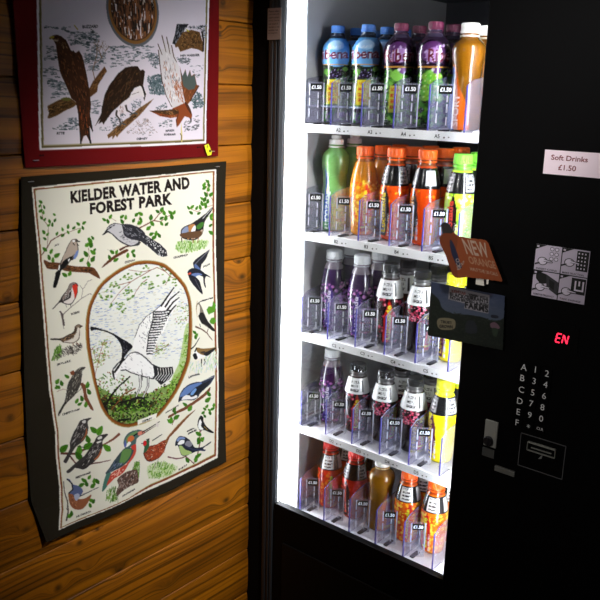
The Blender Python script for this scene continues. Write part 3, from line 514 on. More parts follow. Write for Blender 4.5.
    a1.F([(20, 540), (70, 450), (150, 348), (168, 384), (100, 490), (95, 540), (40, 580)], (88, 56, 28), 0); a1.S([(30, 540), (150, 360), (160, 385), (80, 520)], 40, [(48, 30, 14), (130, 90, 50)], ln=2.6, wd=.5, ang=-.95, jit=.2)
    for pts in ([(75, 440), (62, 380), (75, 330), (130, 285), (160, 225)], [(75, 330), (95, 260), (92, 190), (110, 150)], [(130, 285), (110, 230), (140, 170)], [(160, 225), (185, 200)], [(92, 190), (70, 170)], [(92, 220), (130, 190)]): a1.L(pts, .9, (120, 92, 70), .35)
    a1.S([(60, 150), (150, 140), (190, 210), (140, 240), (70, 220)], 60, [(110, 92, 80), (140, 120, 110)], ln=1.0, wd=.4, jit=1.5)
    kite = [(49.7, 37.3), (53, 35.3), (57, 34.5), (61.5, 36), (66.5, 40), (69.3, 45.5), (71.3, 50.5), (76.5, 52.8), (79.7, 50.6), (83, 56), (85, 64), (87.7, 77), (89.8, 90), (91.3, 104), (90.5, 115), (93, 132.5), (89.5, 126), (90.4, 143.5), (86.3, 135.3), (83.7, 136), (80.4, 144.3), (79, 126), (78, 111), (75.8, 102), (71.5, 98), (66.3, 85.5), (60, 72), (57.7, 58), (56.3, 45), (53.6, 40)]
    tc.poly(kite, (58, 30, 12)); tc.scatter([(58, 47), (68, 48), (82, 54), (88, 84), (88, 100), (78, 100), (66, 82), (60, 68)], 150, [(104, 58, 28), (48, 28, 14), (110, 66, 34), (30, 18, 10)], ln=2.4, wd=.7, ang=1.3, jit=.35)
    tc.scatter([(80, 104), (90, 102), (90, 120), (89, 132), (82, 132), (80, 118)], 60, [(138, 70, 34), (60, 32, 14), (30, 18, 10), (110, 54, 26)], ln=4.5, wd=.7, ang=1.5, jit=.15); tc.line([(90.4, 143), (88, 128)], 1.5, BLK); tc.line([(80.4, 143.5), (80, 132)], 1.3, BLK); tc.line([(92.6, 131), (90.5, 118)], 1.2, BLK); tc.line([(85.5, 105), (85, 133)], .6, BLK)
    a0.F([(183, 132), (205, 118), (222, 122), (215, 138), (205, 142), (190, 145)], (170, 150, 50)); a0.L([(182, 134), (192, 142)], .9, BLK); a0.F([(215, 148), (250, 150), (245, 160), (220, 158)], (180, 160, 140)); a0.L([(232, 130), (245, 132)], 1, BLK); a0.S([(225, 150), (270, 130), (310, 170), (330, 230), (240, 200)], 40, [(120, 84, 54), (50, 34, 20), (150, 116, 84)], ln=1.6, wd=.4, ang=1, jit=.6)
    a0.F([(270, 590), (310, 578), (345, 590), (340, 606), (290, 606)], (96, 96, 40)); a3.T('KITE', (238, 334), (296, 332), 2.2, (40, 40, 44), .03); a3.T('ii', (108, 497), (143, 495), 1.2, (30, 4, 6), .04)
    # osprey on a branch
    osp = [(118.3, 73.3), (125, 67.5), (131, 66.4), (137, 66.3), (139.8, 70.5), (142.5, 69.5), (144.4, 71.5), (143.3, 80), (142.4, 86.5), (145.6, 94), (143.8, 101), (141, 92), (139.5, 86), (134, 88), (129, 97.3), (121, 104), (111.7, 113), (103.7, 124.7), (102.5, 122), (98.5, 124), (101, 118.5), (95, 126.5), (101.7, 113), (102.3, 106.7), (105, 94.7), (110.3, 84)]
    a4.F([(250, 200), (270, 170), (340, 110), (390, 60), (430, 60), (460, 90), (455, 150), (430, 120), (400, 130), (345, 160), (310, 200), (320, 240), (300, 260), (270, 230), (262, 300), (240, 270)], (222, 212, 218), 0)
    tc.poly(osp, (40, 24, 12)); tc.scatter([(119, 75), (130, 68), (138, 70), (137, 84), (124, 100), (108, 114), (103, 112), (106, 96)], 140, [(80, 52, 28), (28, 20, 12), (92, 64, 36), (70, 48, 28)], ln=3, wd=.5, ang=2.1, jit=.3)
    a1.L([(405, 385), (420, 470), (440, 540)], 1.8, (48, 34, 26), 1); a1.L([(430, 500), (448, 560), (440, 585)], 1.2, BLK); a1.F([(395, 500), (420, 505), (440, 580), (400, 560), (350, 580), (345, 545)], (226, 218, 220)); a1.L([(350, 560), (400, 540)], .6, (110, 96, 90))
    a4.F([(168, 412), (215, 372), (250, 338), (330, 278), (400, 212), (450, 180), (512, 138), (470, 192), (400, 272), (325, 340), (262, 400), (240, 432), (230, 415), (205, 446), (205, 420), (175, 440)], (108, 76, 44), 0); a4.S([(200, 400), (330, 285), (450, 190), (400, 262), (250, 400)], 80, [(56, 38, 20), (150, 112, 72), (40, 26, 14)], ln=2.6, wd=.5, ang=-.75, jit=.25)
    for pts in ([(240, 230), (235, 260), (262, 300), (265, 340)], [(305, 190), (315, 230), (350, 250)]): a4.L(pts, 1.8, (60, 52, 48), 1.1)
    a4.L([(250, 345), (280, 325), (305, 335)], 1.2, (70, 76, 80)); a4.L([(335, 262), (370, 245), (390, 255)], 1.2, (70, 76, 80)); a4.S([(250, 200), (280, 180), (290, 240), (260, 260)], 16, [(150, 110, 100)], ln=1.4, wd=.4, ang=1.3); a4.T('OSPREY', (384, 452), (464, 446), 2.0, (50, 50, 56), .03)
    # marsh harrier
    mw = [(159, 50.6), (158.7, 48), (157.3, 43.3), (161, 49), (164, 48.5), (161.5, 34), (165.5, 42), (167.5, 49.3), (166.5, 35), (169.5, 44), (172, 51), (171.5, 44.5), (173.6, 52), (176.5, 58), (179.5, 68), (182.5, 82), (185.5, 103), (184, 110), (173.5, 109), (168, 100), (164, 92), (162, 80), (160.5, 66), (158, 56)]
    tc.poly(mw, (206, 200, 202)); tc.scatter([(162, 54), (172, 54), (180, 76), (184, 104), (172, 106), (164, 90)], 120, [(160, 124, 108), (130, 126, 130), (230, 226, 228), (180, 110, 80), (110, 106, 110)], ln=2.8, wd=.5, ang=1.4, jit=.35)
    for pts in ([(157.5, 44), (162, 55)], [(161.7, 35.5), (166, 52)], [(166.6, 37), (170, 54)], [(171.6, 45.5), (174, 57), (177, 62)], [(158, 50), (159.5, 64), (162, 82), (166, 96), (172, 107)]): tc.line(pts, 1.0, (64, 44, 32), .6)
    tc.scatter([(178, 76), (184, 84), (186, 104), (178, 100), (173, 88)], 60, [(150, 80, 46), (180, 120, 90)], ln=2.4, wd=.5, ang=1.4, jit=.3)
    tc.poly([(180, 66), (183, 76), (186, 69), (188, 77), (190.5, 70), (192, 76), (195, 73.5), (197.7, 85), (199.7, 85.5), (196, 93), (191.5, 101), (187, 106), (184, 96), (182, 82)], (112, 62, 32)); tc.poly([(180.5, 68), (183, 76), (186, 70), (188, 77), (190.5, 71), (192, 77), (195, 74.5), (197, 84), (195, 89), (189, 90), (184, 86)], (74, 84, 80)); tc.line([(199.5, 86), (195, 94), (191, 101)], .9, (60, 30, 16)); tc.scatter([(184, 90), (194, 90), (190, 102), (187, 104)], 20, [(160, 96, 56), (84, 44, 22)], ln=2.5, wd=.4, ang=1.9, jit=.2)
    a5.F([(210, 210), (260, 190), (310, 168), (342, 210), (360, 262), (352, 306), (335, 282), (302, 272), (270, 320), (240, 358), (232, 300), (240, 280), (190, 286), (110, 272), (28, 230), (120, 226), (200, 222)], (128, 62, 30), 0); a5.F([(30, 230), (120, 226), (240, 222), (250, 250), (200, 262), (110, 250)], (70, 46, 26)); a5.L([(255, 240), (240, 300), (240, 350)], .6, (60, 30, 16)); a5.L([(350, 290), (350, 312)], 1.2, BLK); a5.F([(300, 170), (320, 175), (345, 215), (352, 260), (330, 230)], (70, 34, 18)); a5.F([(272, 318), (280, 380), (282, 455), (272, 455)], (206, 190, 120))
    a5.L([(265, 400), (275, 420), (272, 450)], .9, (90, 80, 50)); a5.S([(120, 235), (240, 225), (230, 280), (130, 270)], 30, [(160, 110, 60), (50, 30, 16)], ln=2.4, wd=.4, ang=.3); a5.T('MARSH', (152, 389), (218, 385), 1.9, (50, 50, 56), .03); a5.T('HARRIER', (140, 419), (232, 414), 1.9, (50, 50, 56), .03); a5.T('ALLAN G', (355, 459), (430, 456), .9, (60, 60, 60))
    # hen harrier on its mound
    a2.F([(240, 30), (330, 30), (292, 88), (262, 140), (240, 205), (230, 185), (205, 175), (225, 110)], (30, 30, 34), 0); a2.S([(245, 40), (320, 40), (250, 170), (220, 160)], 40, [(90, 94, 104), (16, 16, 18), (150, 154, 164)], ln=2.6, wd=.5, ang=1.9, jit=.2); a2.F([(225, 190), (285, 92), (350, 74), (412, 90), (440, 182), (438, 243), (400, 222), (352, 212), (268, 238), (250, 200), (232, 208)], (96, 66, 34), 0)
    a2.S([(280, 100), (400, 90), (430, 200), (360, 200), (270, 220)], 130, [(60, 40, 20), (140, 104, 60), (40, 26, 14), (116, 84, 46)], ln=1.6, wd=.7, jit=1.5); a2.L([(430, 90), (440, 150), (438, 235)], 1.6, (30, 26, 22)); a2.L([(315, 75), (330, 85)], 1.2, (180, 170, 50)); a2.T('HEN HARRIER', (268, 276), (412, 270), 2.0, (50, 50, 56), .03)
    a5.T('ii', (392, 512), (425, 508), 1.2, (30, 4, 6), .04)
    return tc

# ------------------------------------------------------------------ materials
M = {}
M['frame'] = mat('black door frame', (44, 47, 52), .5, 0, .5, noise=.1)
M['panel'] = mat('black machine face', (4, 4, 5), .5, 0, .1)
M['cab'] = mat('black cabinet', (6, 6, 7), .5, 0, .2)
M['lining'] = mat('grey cabinet lining', (168, 168, 170), .45, 0, .4, noise=.06, nscale=14)
M['back'] = mat('dark cabinet back', (70, 70, 74), .5, 0, .4)
M['post'] = mat('white enamelled post', (232, 232, 234), .35)
M['shelf'] = mat('white shelf', (225, 225, 228), .4, noise=.04, nscale=25)
M['dark'] = mat('dark plastic', (24, 22, 26), .4)
M['black'] = mat('matt black', (8, 8, 9), .6)
M['white'] = mat('white ink', (240, 240, 240), .6)
M['ink'] = mat('black ink', (18, 18, 18), .7)
M['glass'] = mat_clear('window glass', (.97, .98, .98), .02, .25, 0.0, (255, 255, 255))
M['clear'] = mat_clear('clear divider plastic', (.96, .96, .985), .12, .33, .075, (214, 214, 240))
M['glint'] = mat_clear('painted glint', (.9, .9, .95), .2, .8, .5, (232, 232, 244))  # pale milky plastic painting light streaks on the clear holders
M['edge'] = mat_clear('violet divider edge', (.5, .5, .78), .15, .6, .5, (110, 106, 190))
M['tag'] = mat('black price tag', (10, 14, 12), .7, 0, .08)
M['lamp'] = mat('lit lamp diffuser', (255, 255, 255), .5, emit=(246, 249, 255), estr=26)
M['tube'] = mat('lit tube', (255, 255, 255), .5, emit=(246, 249, 255), estr=80)
M['steel'] = mat('brushed steel', (150, 150, 146), .35, .9, noise=.15, nscale=90)
M['greyp'] = mat('grey plastic', (150, 150, 144), .5)
M['red'] = mat('lit red segment', (120, 10, 20), .5, emit=(255, 40, 70), estr=2.4)
M['cloth'] = mat_print('printed cotton', .85, .15, weave=.25)
M['print'] = mat_print('glossy printed bottle', .22, .5, coat=.6)
M['card'] = mat_print('printed card', .5, .4)
M['yellow'] = mat('yellow sticker', (226, 226, 20), .6, noise=.04)
M['pin'] = mat('steel staple', (180, 180, 180), .3, .8)

def glyph_mesh(mb, body, o, r, u, h, mi=0, bold=.0, wid=None, th=.0002, nrm=None):
    """flat lettering: o = lower left, r/u = unit right/up, h = height, wid = width"""
    v, t, asp = glyphs(body, bold); o, r, u = map(np.array, (o, r, u)); wd = wid or asp*h
    n = np.cross(r, u); P = o+v[:, :1]*wd*r+v[:, 1:]*h*u+n*th
    mb.add([tuple(p) for p in P], [tuple(int(i) for i in q) for q in t], mi)
def structure(o): o['kind'] = 'structure'; return o

# ------------------------------------------------------------------ log wall
def wood_mat(name, base, dark, ridge, attr=True):
    m = bpy.data.materials.new(name); m.use_nodes = True; nt = m.node_tree; b = nt.nodes['Principled BSDF']; N = nt.nodes.new; L = nt.links.new
    b.inputs['Roughness'].default_value = .42; b.inputs['Specular IOR Level'].default_value = .4
    if attr:
        g = N('ShaderNodeAttribute'); g.attribute_name = 'grain'; vec = g.outputs['Vector']
    else:
        g = N('ShaderNodeTexCoord'); vec = g.outputs['Object']
    def noise(sc, detail, dist=0):
        mp = N('ShaderNodeMapping'); mp.inputs['Scale'].default_value = sc; L(vec, mp.inputs['Vector'])
        n = N('ShaderNodeTexNoise'); n.inputs['Scale'].default_value = 1; n.inputs['Detail'].default_value = detail; n.inputs['Distortion'].default_value = dist; L(mp.outputs[0], n.inputs['Vector']); return n.outputs['Fac']
    def ramp(f, a, b_):
        r = N('ShaderNodeMapRange'); r.inputs['From Min'].default_value = a; r.inputs['From Max'].default_value = b_; L(f, r.inputs['Value']); return r.outputs[0]
    broad = ramp(noise((2.2, 34, 3.1), 3, .3), .38, .68)
    lines = ramp(noise((1.3, 150, 3.1), 3, .2), .5, .66)
    fine = ramp(noise((9, 900, 3.1), 2), .3, .7)
    def mix(fac, A, B, k=1.0):
        x = N('ShaderNodeMix'); x.data_type = 'RGBA'
        mm = N('ShaderNodeMath'); mm.operation = 'MULTIPLY'; mm.inputs[1].default_value = k; L(fac, mm.inputs[0]); L(mm.outputs[0], x.inputs['Factor'])
        for s, v in (('A', A), ('B', B)):
            if isinstance(v, tuple): x.inputs[s].default_value = rgba(v)
            else: L(v, x.inputs[s])
        return x.outputs['Result']
    c = mix(broad, base, tuple(int(a*.55+b_*.45) for a, b_ in zip(base, dark)))
    c = mix(lines, c, dark, .8); c = mix(fine, c, tuple(int(x*.8) for x in base), .35)
    if attr:
        k = N('ShaderNodeAttribute'); k.attribute_name = 'knot'
        c = mix(k.outputs['Fac'], c, (34, 15, 5), .92)
    L(c, b.inputs['Base Color'])
    bp = N('ShaderNodeBump'); bp.inputs['Strength'].default_value = .15; bp.inputs['Distance'].default_value = .001; L(fine, bp.inputs['Height']); L(bp.outputs[0], b.inputs['Normal'])
    return m
WOOD = wood_mat('golden pine', (180, 108, 10), (34, 12, 1), 1)
SEAM0, PITCHZ = 1.5135, .1272
def log_x(z):
    s = ((z-SEAM0)/PITCHZ) % 1.0; a = np.abs(2*s-1)
    return -.0035*a**3-.010*np.clip((a-.972)/.02, 0, 1)
yy = np.concatenate([np.arange(-1.8, .56, .12), np.arange(.56, 1.36, .0032), np.arange(1.38, 2.14, .08)])
zz = np.unique(np.round(np.concatenate([np.arange(0, .5, .0106), np.arange(.5, 1.78, .0032), np.arange(1.78, 2.41, .0106), [SEAM0+PITCHZ*k+d for k in range(-12, 8) for d in (-.0025, -.0018, -.001, 0, .001, .0018, .0025) if 0 < SEAM0+PITCHZ*k+d < 2.4]]), 5))
Yg, Zg = np.meshgrid(yy, zz); Xg = log_x(Zg)
board = np.floor((Zg-SEAM0)/PITCHZ)
shift = (np.sin(board*12.9898)*43758.5453) % 1.0
gz = Zg.copy(); kn = np.zeros_like(Zg)
knots = [((241.5, 262), .006, 1), ((244, 277), .009, 1), ((228, 501), .008, 1), ((91, 568), .006, .3), ((222, 35), .005, 1), ((223, 27), .004, .9), ((82, 544), .0065, 1), ((100, 531), .004, 1), ((230, 437), .01, .25),
         ((199, 499), .002, .9), ((226, 401), .003, .8), ((122, 572), .006, .8), ((221.5, 68), .004, .8), ((27, 470), .006, .5), ((28, 530), .006, .7), ((245, 470), .002, .8), ((60, 590), .007, .9), ((225, 5), .006, .6), ((10, 300), .008, .8), ((12, 420), .007, .7), ((170, 585), .006, .4)]
for (p, r, dk) in knots:
    y0, z0 = on_wall([p])[0]
    gz += r*3.2*np.exp(-((Yg-y0)/(r*4.2))**2-((Zg-z0)/(r*2.1))**2)
    d = np.hypot((Yg-y0)/1.5, Zg-z0)/r; kn = np.maximum(kn, dk*np.clip(1.25-d, 0, 1))
for (y0, z0, ay, az, A) in [(1.05, .70, .22, .02, .02), (.8, .86, .1, .02, .015), (1.26, .82, .08, .03, .03), (.9, .62, .12, .03, .03)]:
    gz += A*np.exp(-((Yg-y0)/ay)**2-((Zg-z0)/az)**2)
me = grid_mesh('wall_left', np.stack([Xg, Yg, Zg], -1)[:, ::-1])
G = np.stack([Yg+shift*7, gz+.004*np.sin(Yg*9+board), board*1.7], -1)[:, ::-1].reshape(-1, 3)
at = me.attributes.new('grain', 'FLOAT_VECTOR', 'POINT'); at.data.foreach_set('vector', G.astype(np.float32).ravel())
at = me.attributes.new('knot', 'FLOAT', 'POINT'); at.data.foreach_set('value', kn[:, ::-1].astype(np.float32).ravel())
me.materials.append(WOOD); me.flip_normals() if me.polygons[0].normal.x < 0 else None
structure(link('wall_left', me))
PLAIN = wood_mat('dark boards', (120, 76, 30), (60, 28, 10), 1, False)
FLOORM = mat('dark stone floor', (52, 46, 42), .6, noise=.3, nscale=6)
def slab(name, x0, x1, y0, y1, z0, z1, m): return structure(MB().box(x0, x1, y0, y1, z0, z1).build(name, m))
slab('floor', -.05, 3.2, -1.8, 2.14, -.1, 0, FLOORM)
slab('ceiling', -.05, 3.2, -1.8, 2.14, 2.41, 2.5, mat('brown boarded ceiling', (70, 50, 30), .7, noise=.2, nscale=5))
slab('wall_back', -.05, 3.2, 2.14, 2.24, 0, 2.41, PLAIN)
slab('wall_right', 3.2, 3.3, -1.8, 2.14, 0, 2.41, PLAIN)
slab('wall_front', -.05, 3.2, -1.9, -1.8, 0, 2.41, PLAIN)
# dark upright scribed to the logs beside the machine
zt = np.arange(0, 2.41, .008); pts = [(float(log_x(z))-.001, z) for z in zt]
mb = MB(); mb.prism([(.043, 0), (.043, 2.405)]+[(x, min(z, 2.405)) for x, z in pts[::-1]], 1.302, 1.36); structure(mb.build('trim_1', mat('black stained upright', (10, 9, 9), .8, 0, .1)))

# ------------------------------------------------------------------ tea towels
def polyline(pts, n):
    pts = np.asarray(pts, float); d = np.concatenate([[0], np.cumsum(np.hypot(*np.diff(pts, axis=0).T))]); t = np.linspace(0, d[-1], n)
    return np.stack([np.interp(t, d, pts[:, k]) for k in range(pts.shape[1])], -1)
def towel(name, tc, left, right, top, bottom, label, wave, nx=390, nz=560, curl=.006):
    Lf, Rt = polyline(left, nz), polyline(right, nz); Tp, Bt = polyline(top, nx), polyline(bottom, nx)
    s = np.linspace(0, 1, nx)[None, :, None]; t = np.linspace(0, 1, nz)[:, None, None]
    P = Lf[:, None]*(1-s)+Rt[:, None]*s
    P = P+(Tp[None]-(Tp[0]*(1-s)+Tp[-1]*s))*(1-t)**3+(Bt[None]-(Bt[0]*(1-s)+Bt[-1]*s))*t**3
    Y, Z = P[..., 0], P[..., 1]
    X = WX-.0005+wave(Y, Z, s[..., 0], t[..., 0])
    org = np.array([0, float(Y.mean()), float(Z.min())])
    me = grid_mesh(name, np.stack([X, Y, Z], -1)-org)
    colour(me, tc.sample(Y, Z).reshape(-1, 3)); me.materials.append(M['cloth'])
    if me.polygons[0].normal.x < 0: me.flip_normals()
    root = empty('hanging_tea_towel', tuple(org), label, 'tea towel', 'printed bird tea towels on the log wall')
    o = link('printed_cloth', me, root)
    sd = o.modifiers.new('cloth thickness', 'SOLIDIFY'); sd.thickness = .0008; sd.offset = -1
    return root, org
low = paint_lower()
W = on_wall
def wave1(Y, Z, s, t):
    return .0016*np.sin(Y*38+1.2*np.sin(Z*9))*(.4+.6*t)+.0012*np.sin(Y*17+Z*7)+.0010*np.cos((Z-.93)*70)*np.exp(-((Z-.93)/.02)**2)+.006*np.clip(t-.9, 0, 1)*10*t*(.35+.65*(1-s))**2
towel_low, org_low = towel('printed_cloth', low, W([(21, 177), (22, 300), (24, 380), (27, 440), (31, 500), (45, 541.5)]), W([(226.7, 161.3), (225.6, 190), (224.2, 270), (224, 340), (224.5, 400), (225.7, 461.5)]),
      W([(21, 177), (120, 169.7), (226.7, 161.3)]), W([(45, 541.5), (66.7, 533), (111, 514), (130, 506.5), (153, 497.5), (176.7, 487), (200, 475.5), (225.7, 461.5)]),
      'lower tea towel with dark olive border and osprey in an oval among small birds', wave1)
upc = paint_upper()
zt2 = 2.06
u0, u1 = W([(25.8, 168)])[0], W([(218.2, 156)])[0]
def wave2(Y, Z, s, t): return .0012*np.sin(Y*30+Z*6)+.0012*np.sin(Y*14-Z*4)+.0018*np.clip(t-.9, 0, 1)*10
towel_up, org_up = towel('printed_cloth', upc, np.array([(u0[0]-.008, zt2), (u0[0]-.004, 1.6), tuple(u0)]), np.array([(u1[0]+.004, zt2), (u1[0]+.003, 1.6), tuple(u1)]), np.array([(u0[0]-.008, zt2), (u1[0]+.004, zt2)]), np.array([tuple(u0), tuple(W([(120, 162.6)])[0]), tuple(u1)]),
      'upper tea towel with dark red border showing large birds of prey', wave2)
# yellow sticker on the lower right corner of the upper towel, staples
q = W([(202.8, 145.3), (207, 143.8), (210.4, 152), (209.8, 154.7), (206.4, 155.7), (204.6, 151)])
mb = MB(tuple(org_up)); n = len(q)
mb.add([(.0098, y, z) for y, z in q]+[(.0106, y, z) for y, z in q], [tuple(range(n-1, -1, -1)), tuple(range(n, 2*n))]+[(i, (i+1) % n, (i+1) % n+n, i+n) for i in range(n)])
a, b_ = W([(205.2, 149.5)])[0], W([(208.6, 148.0)])[0]
for k, ch in enumerate('8.'): glyph_mesh(mb, ch, (.0108, a[0]+.006*k, a[1]+.003-.009*k), (0, 1, 0), (0, 0, 1), .006, 1)
mb.build('yellow_tag', [M['yellow'], M['ink']], towel_up)['label'] = 'small yellow sticker'
for root, org, pts in ((towel_up, org_up, [(35.5, 160.3), (212, 151.3)]), (towel_low, org_low, [(30.5, 181.5), (217, 166.5)])):
    for p in pts:
        y, z = W([p])[0]
        MB(tuple(org)).box(.0006, .0095, y-.005, y+.005, z-.0006, z+.0006).build('staple', M['pin'], root)

# ------------------------------------------------------------------ vending machine
FX0, FX1, FY = .0877, .5572, 1.3
MO = (.52, 1.62, 0)
vm = empty('vending_machine', MO, 'tall black drinks vending machine with lit glass window beside the log wall', 'vending machine')
def part(mb, name, m, parent=vm, bevel=0): return mb.build(name, m, parent, bevel)
def NM(): return MB(MO)
ZT, WT, WB = 1.83, 1.715, .535
mb = NM().box(.046, .062, 1.33, 2.06, .06, ZT).box(.985, 1.0, 1.33, 2.06, .06, ZT).box(.062, .985, 2.04, 2.06, .06, ZT).box(.062, .985, 1.33, 2.04, ZT-.02, ZT).box(.062, .985, 1.33, 2.04, .06, .08)
part(mb, 'cabinet', M['cab'])
for x in (.07, .93):
    for y in (1.36, 2.0): part(NM().lathe([(.018, 0), (.02, .01), (.012, .02), (.012, .062)], 16, (x, y, 0)), 'foot', M['dark'])
# lining
part(NM().box(.0655, .0915, 1.3665, 1.95, .46, 1.74), 'side_lining', M['lining'])
part(NM().box(.0655, .62, 1.95, 1.96, .46, 1.74).box(.0655, .62, 1.36, 1.95, 1.74, 1.75).box(.0655, .62, 1.36, 1.95, .455, .46), 'back_lining', M['back'])
part(NM().box(.6, .61, 1.36, 1.95, .46, 1.74), 'side_lining', M['lining'])
mb = NM().box(.0655, .099, 1.3615, 1.3665, 1.425, 1.74).box(.0655, .1075, 1.3615, 1.3665, .47, 1.425)
part(mb, 'shelf_post', M['post'])
for z in [1.4342-.022, 1.1954-.022, .9574-.022, .7241-.022, 1.60, 1.30, 1.06, .83, .62]: part(NM().lathe([(.0019, 0), (.0019, .001)], 12, (.0985 if z < 1.42 else .0955, 1.3606, z), axis='y'), 'rivet', M['dark'])
# lamps: a lit diffuser down the left edge and a tube behind the control panel
part(NM().box(.078, .0905, 1.318, 1.356, .515, 1.70), 'side_light', M['lamp'])
part(NM().lathe([(.008, .53), (.008, 1.69)], 16, (.574, 1.340, 0)), 'light_tube', M['tube'])
for z in (.505, 1.69): part(NM().lathe([(.0095, z), (.0095, z+.02)], 16, (.574, 1.340, 0)), 'tube_holder', M['greyp'])
# door frame left: ribbed profile
prof = [(.048, 1.33), (.048, 1.300), (.055, 1.2965), (.062, 1.2965), (.0635, 1.299), (.0655, 1.299), (.067, 1.2965), (.073, 1.2955), (.0745, 1.299), (.0765, 1.299), (.078, 1.296), (.083, 1.2965), (FX0, 1.303), (FX0, 1.313), (.0775, 1.315), (.0775, 1.33)]
part(NM().extrude_z(prof, .06, ZT), 'door_frame', M['frame'])
part(NM().box(FX0, .5572, 1.298, 1.33, WT, ZT), 'door_header', M['panel'])
part(NM().box(.0906, .5572, 1.2985, 1.316, .08, WB).box(FX0, .0906, 1.2985, 1.316, .08, .515), 'lower_door', M['panel'])
# delivery flap in the lower door
part(NM().box(.12, .52, 1.2945, 1.2985, .24, .44), 'delivery_flap', M['cab'], bevel=.002)
part(NM().box(.5572, 1.0, 1.297, 1.33, .08, ZT), 'control_panel', M['panel'], bevel=.0015)
part(NM().box(FX0+.0005, .5567, 1.3085, 1.3115, WB-.02, WT+.005), 'window_glass', M['glass'])
# notice on the frame at the top
q = on_face([(268.5, 20), (283, 20), (282.6, 40), (268.6, 39)], 1.2945)
mb = NM(); x0, x1, z0, z1 = .0492, .0868, on_face([(275, 39.7)], 1.2945)[0][1], on_face([(275, 8)], 1.2945)[0][1]
mb.box(x0, x1, 1.2938, 1.2945, z0, z1, 0)
for k in range(9):
    z = z1-.008-k*.0062
    if z > z0+.006: glyph_mesh(mb, ['Please select', 'your drink and', 'insert correct', 'money. Use the', 'coin return if', 'the item is not', 'available. Ask', 'at reception', 'for change'][k], (x0+.003, 1.2938, z), (1, 0, 0), (0, 0, 1), .0035, 1, .01, [.03, .028, .029, .03, .026, .03, .027, .025, .02][k])
ob = part(mb, 'notice_sticker', [mat('brownish grey paper', (170, 150, 140), .7), M['ink']]); ob['label'] = 'small printed paper notice'

SHZ = [1.4342, 1.1954, .9574, .7241, .4988]; SY = 1.36; CXR = [[.1295, .211, .293, .374, .451], [.136, .217, .298, .375, .457], [.142, .222, .301, .381, .462], [.147, .225, .303, .381, .456], [.153, .230, .307, .382, .453]]
DXR = [[.0935+.0798*i for i in range(6)], [.1003+.0793*i for i in range(6)], [.1070+.0780*i for i in range(6)], [.1130+.0766*i for i in range(6)], [.1183+.0755*i for i in range(6)]]
ROWN = 'ABCDE'
def tag_at(mb, dx, z):
    a = np.array([dx+.0045, 1.3650, z]); b = np.array([dx+.0380, 1.3890, z]); r = (b-a)/np.linalg.norm(b-a); return a, b, r
for i, z in enumerate(SHZ):
    CX, DX = CXR[i], DXR[i]
    S = NM().box(.0925, .5555, SY+.002, 1.94, z-.010, z)
    for dx in DX: S.box(dx-.003, dx+.003, 1.40, 1.93, z, z+.004)
    for cx in CX: S.box(cx-.018, cx-.014, 1.40, 1.93, z, z+.0025); S.box(cx+.014, cx+.018, 1.40, 1.93, z, z+.0025)
    sh = part(S, 'shelf', M['shelf'])
    part(NM().box(.0925, .5555, SY-.0015, SY+.002, z-.0165, z+.0012), 'price_rail', M['shelf'], sh)
    for j, dx in enumerate(DX):
        # upright divider with sloping top
        d = .0011; h = .094; Y0, Y1 = SY+.0025, 1.44
        mb = NM(); p = [(Y0, z), (Y1, z+.004), (Y1, z+h+.012), (Y0+.02, z+h+.004), (Y0, z+h-.006)]
        n = len(p); vs = [(dx-d, y, q) for y, q in p]+[(dx+d, y, q) for y, q in p]
        mb.add(vs, [tuple(range(n)), tuple(range(2*n-1, n-1, -1))], 0)
        mb.add(vs, [(k, k+n, (k+1) % n+n, (k+1) % n) for k in range(n)], 1)
        mb.box(dx-.0013, dx+.0013, Y0-.0018, Y0+.0004, z, z+h-.006, 1)
        part(mb, 'divider', [M['clear'], M['edge']], sh)
        if j == 5: continue
        # angled clear tag holder
        a, b, r = tag_at(mb, dx, z); nr = np.array([r[1], -r[0], 0]); up = np.array([0, 0, 1.]); mb = NM()
        def pl(a, b, z0, z1, o, t, mi):
            A = a+nr*o; B = b+nr*o; A2 = A-nr*t; B2 = B-nr*t
            mb.add([(A[0], A[1], z0), (B[0], B[1], z0), (B2[0], B2[1], z0), (A2[0], A2[1], z0), (A[0], A[1], z1), (B[0], B[1], z1), (B2[0], B2[1], z1), (A2[0], A2[1], z1)],
                   [(0, 3, 2, 1), (4, 5, 6, 7), (0, 1, 5, 4), (1, 2, 6, 5), (2, 3, 7, 6), (3, 0, 4, 7)], mi)
        L = np.linalg.norm(b-a)
        pl(a, b, z+.004, z+.090, 0, .001, 0)
        for f0, zs in ((.20, ((.016, .034), (.040, .056), (.062, .086))), (.66, ((.012, .028), (.036, .052), (.056, .068))), (.95, ((.006, .088),))):  # vertical dashes drawn as broken lamp reflections in the clear plastic
            for q0, q1 in zs: pl(a+r*L*f0, a+r*(L*f0+.0026), z+q0, z+q1, .0012, .0014, 1)
        part(mb, 'tag_holder', [M['clear'], M['glint']], sh)
        mb = NM(); ta = a+r*L*.28; tb = a+r*L*.90; zz0 = z+.0715
        pl(ta, tb, zz0, zz0+.0150, .0022, .0008, 0)
        glyph_mesh(mb, '£1.50', tuple(ta+r*.0022+nr*.0022+up*(zz0+.0035-z)), tuple(r), (0, 0, 1), .0080, 1, .03, np.linalg.norm(tb-ta)-.0044)
        part(mb, 'price_tag', [M['tag'], M['white']], sh)
        mb = NM(); cx = CX[j]
        glyph_mesh(mb, ROWN[i]+str(j+1), (cx-.02, SY-.0016, z-.0118), (1, 0, 0), (0, 0, 1), .0076, 0, .02)
        mb.box(cx+.000, cx+.003, SY-.0019, SY-.0015, z-.0115, z-.0085).box(cx+.010, cx+.013, SY-.0019, SY-.0015, z-.0100, z-.0080)
        part(mb, 'slot_number', M['ink'], sh)
        part(NM().box(cx-.022, cx-.012, 1.372, 1.402, z, z+.0035), 'ejector', M['dark'], sh, .001)

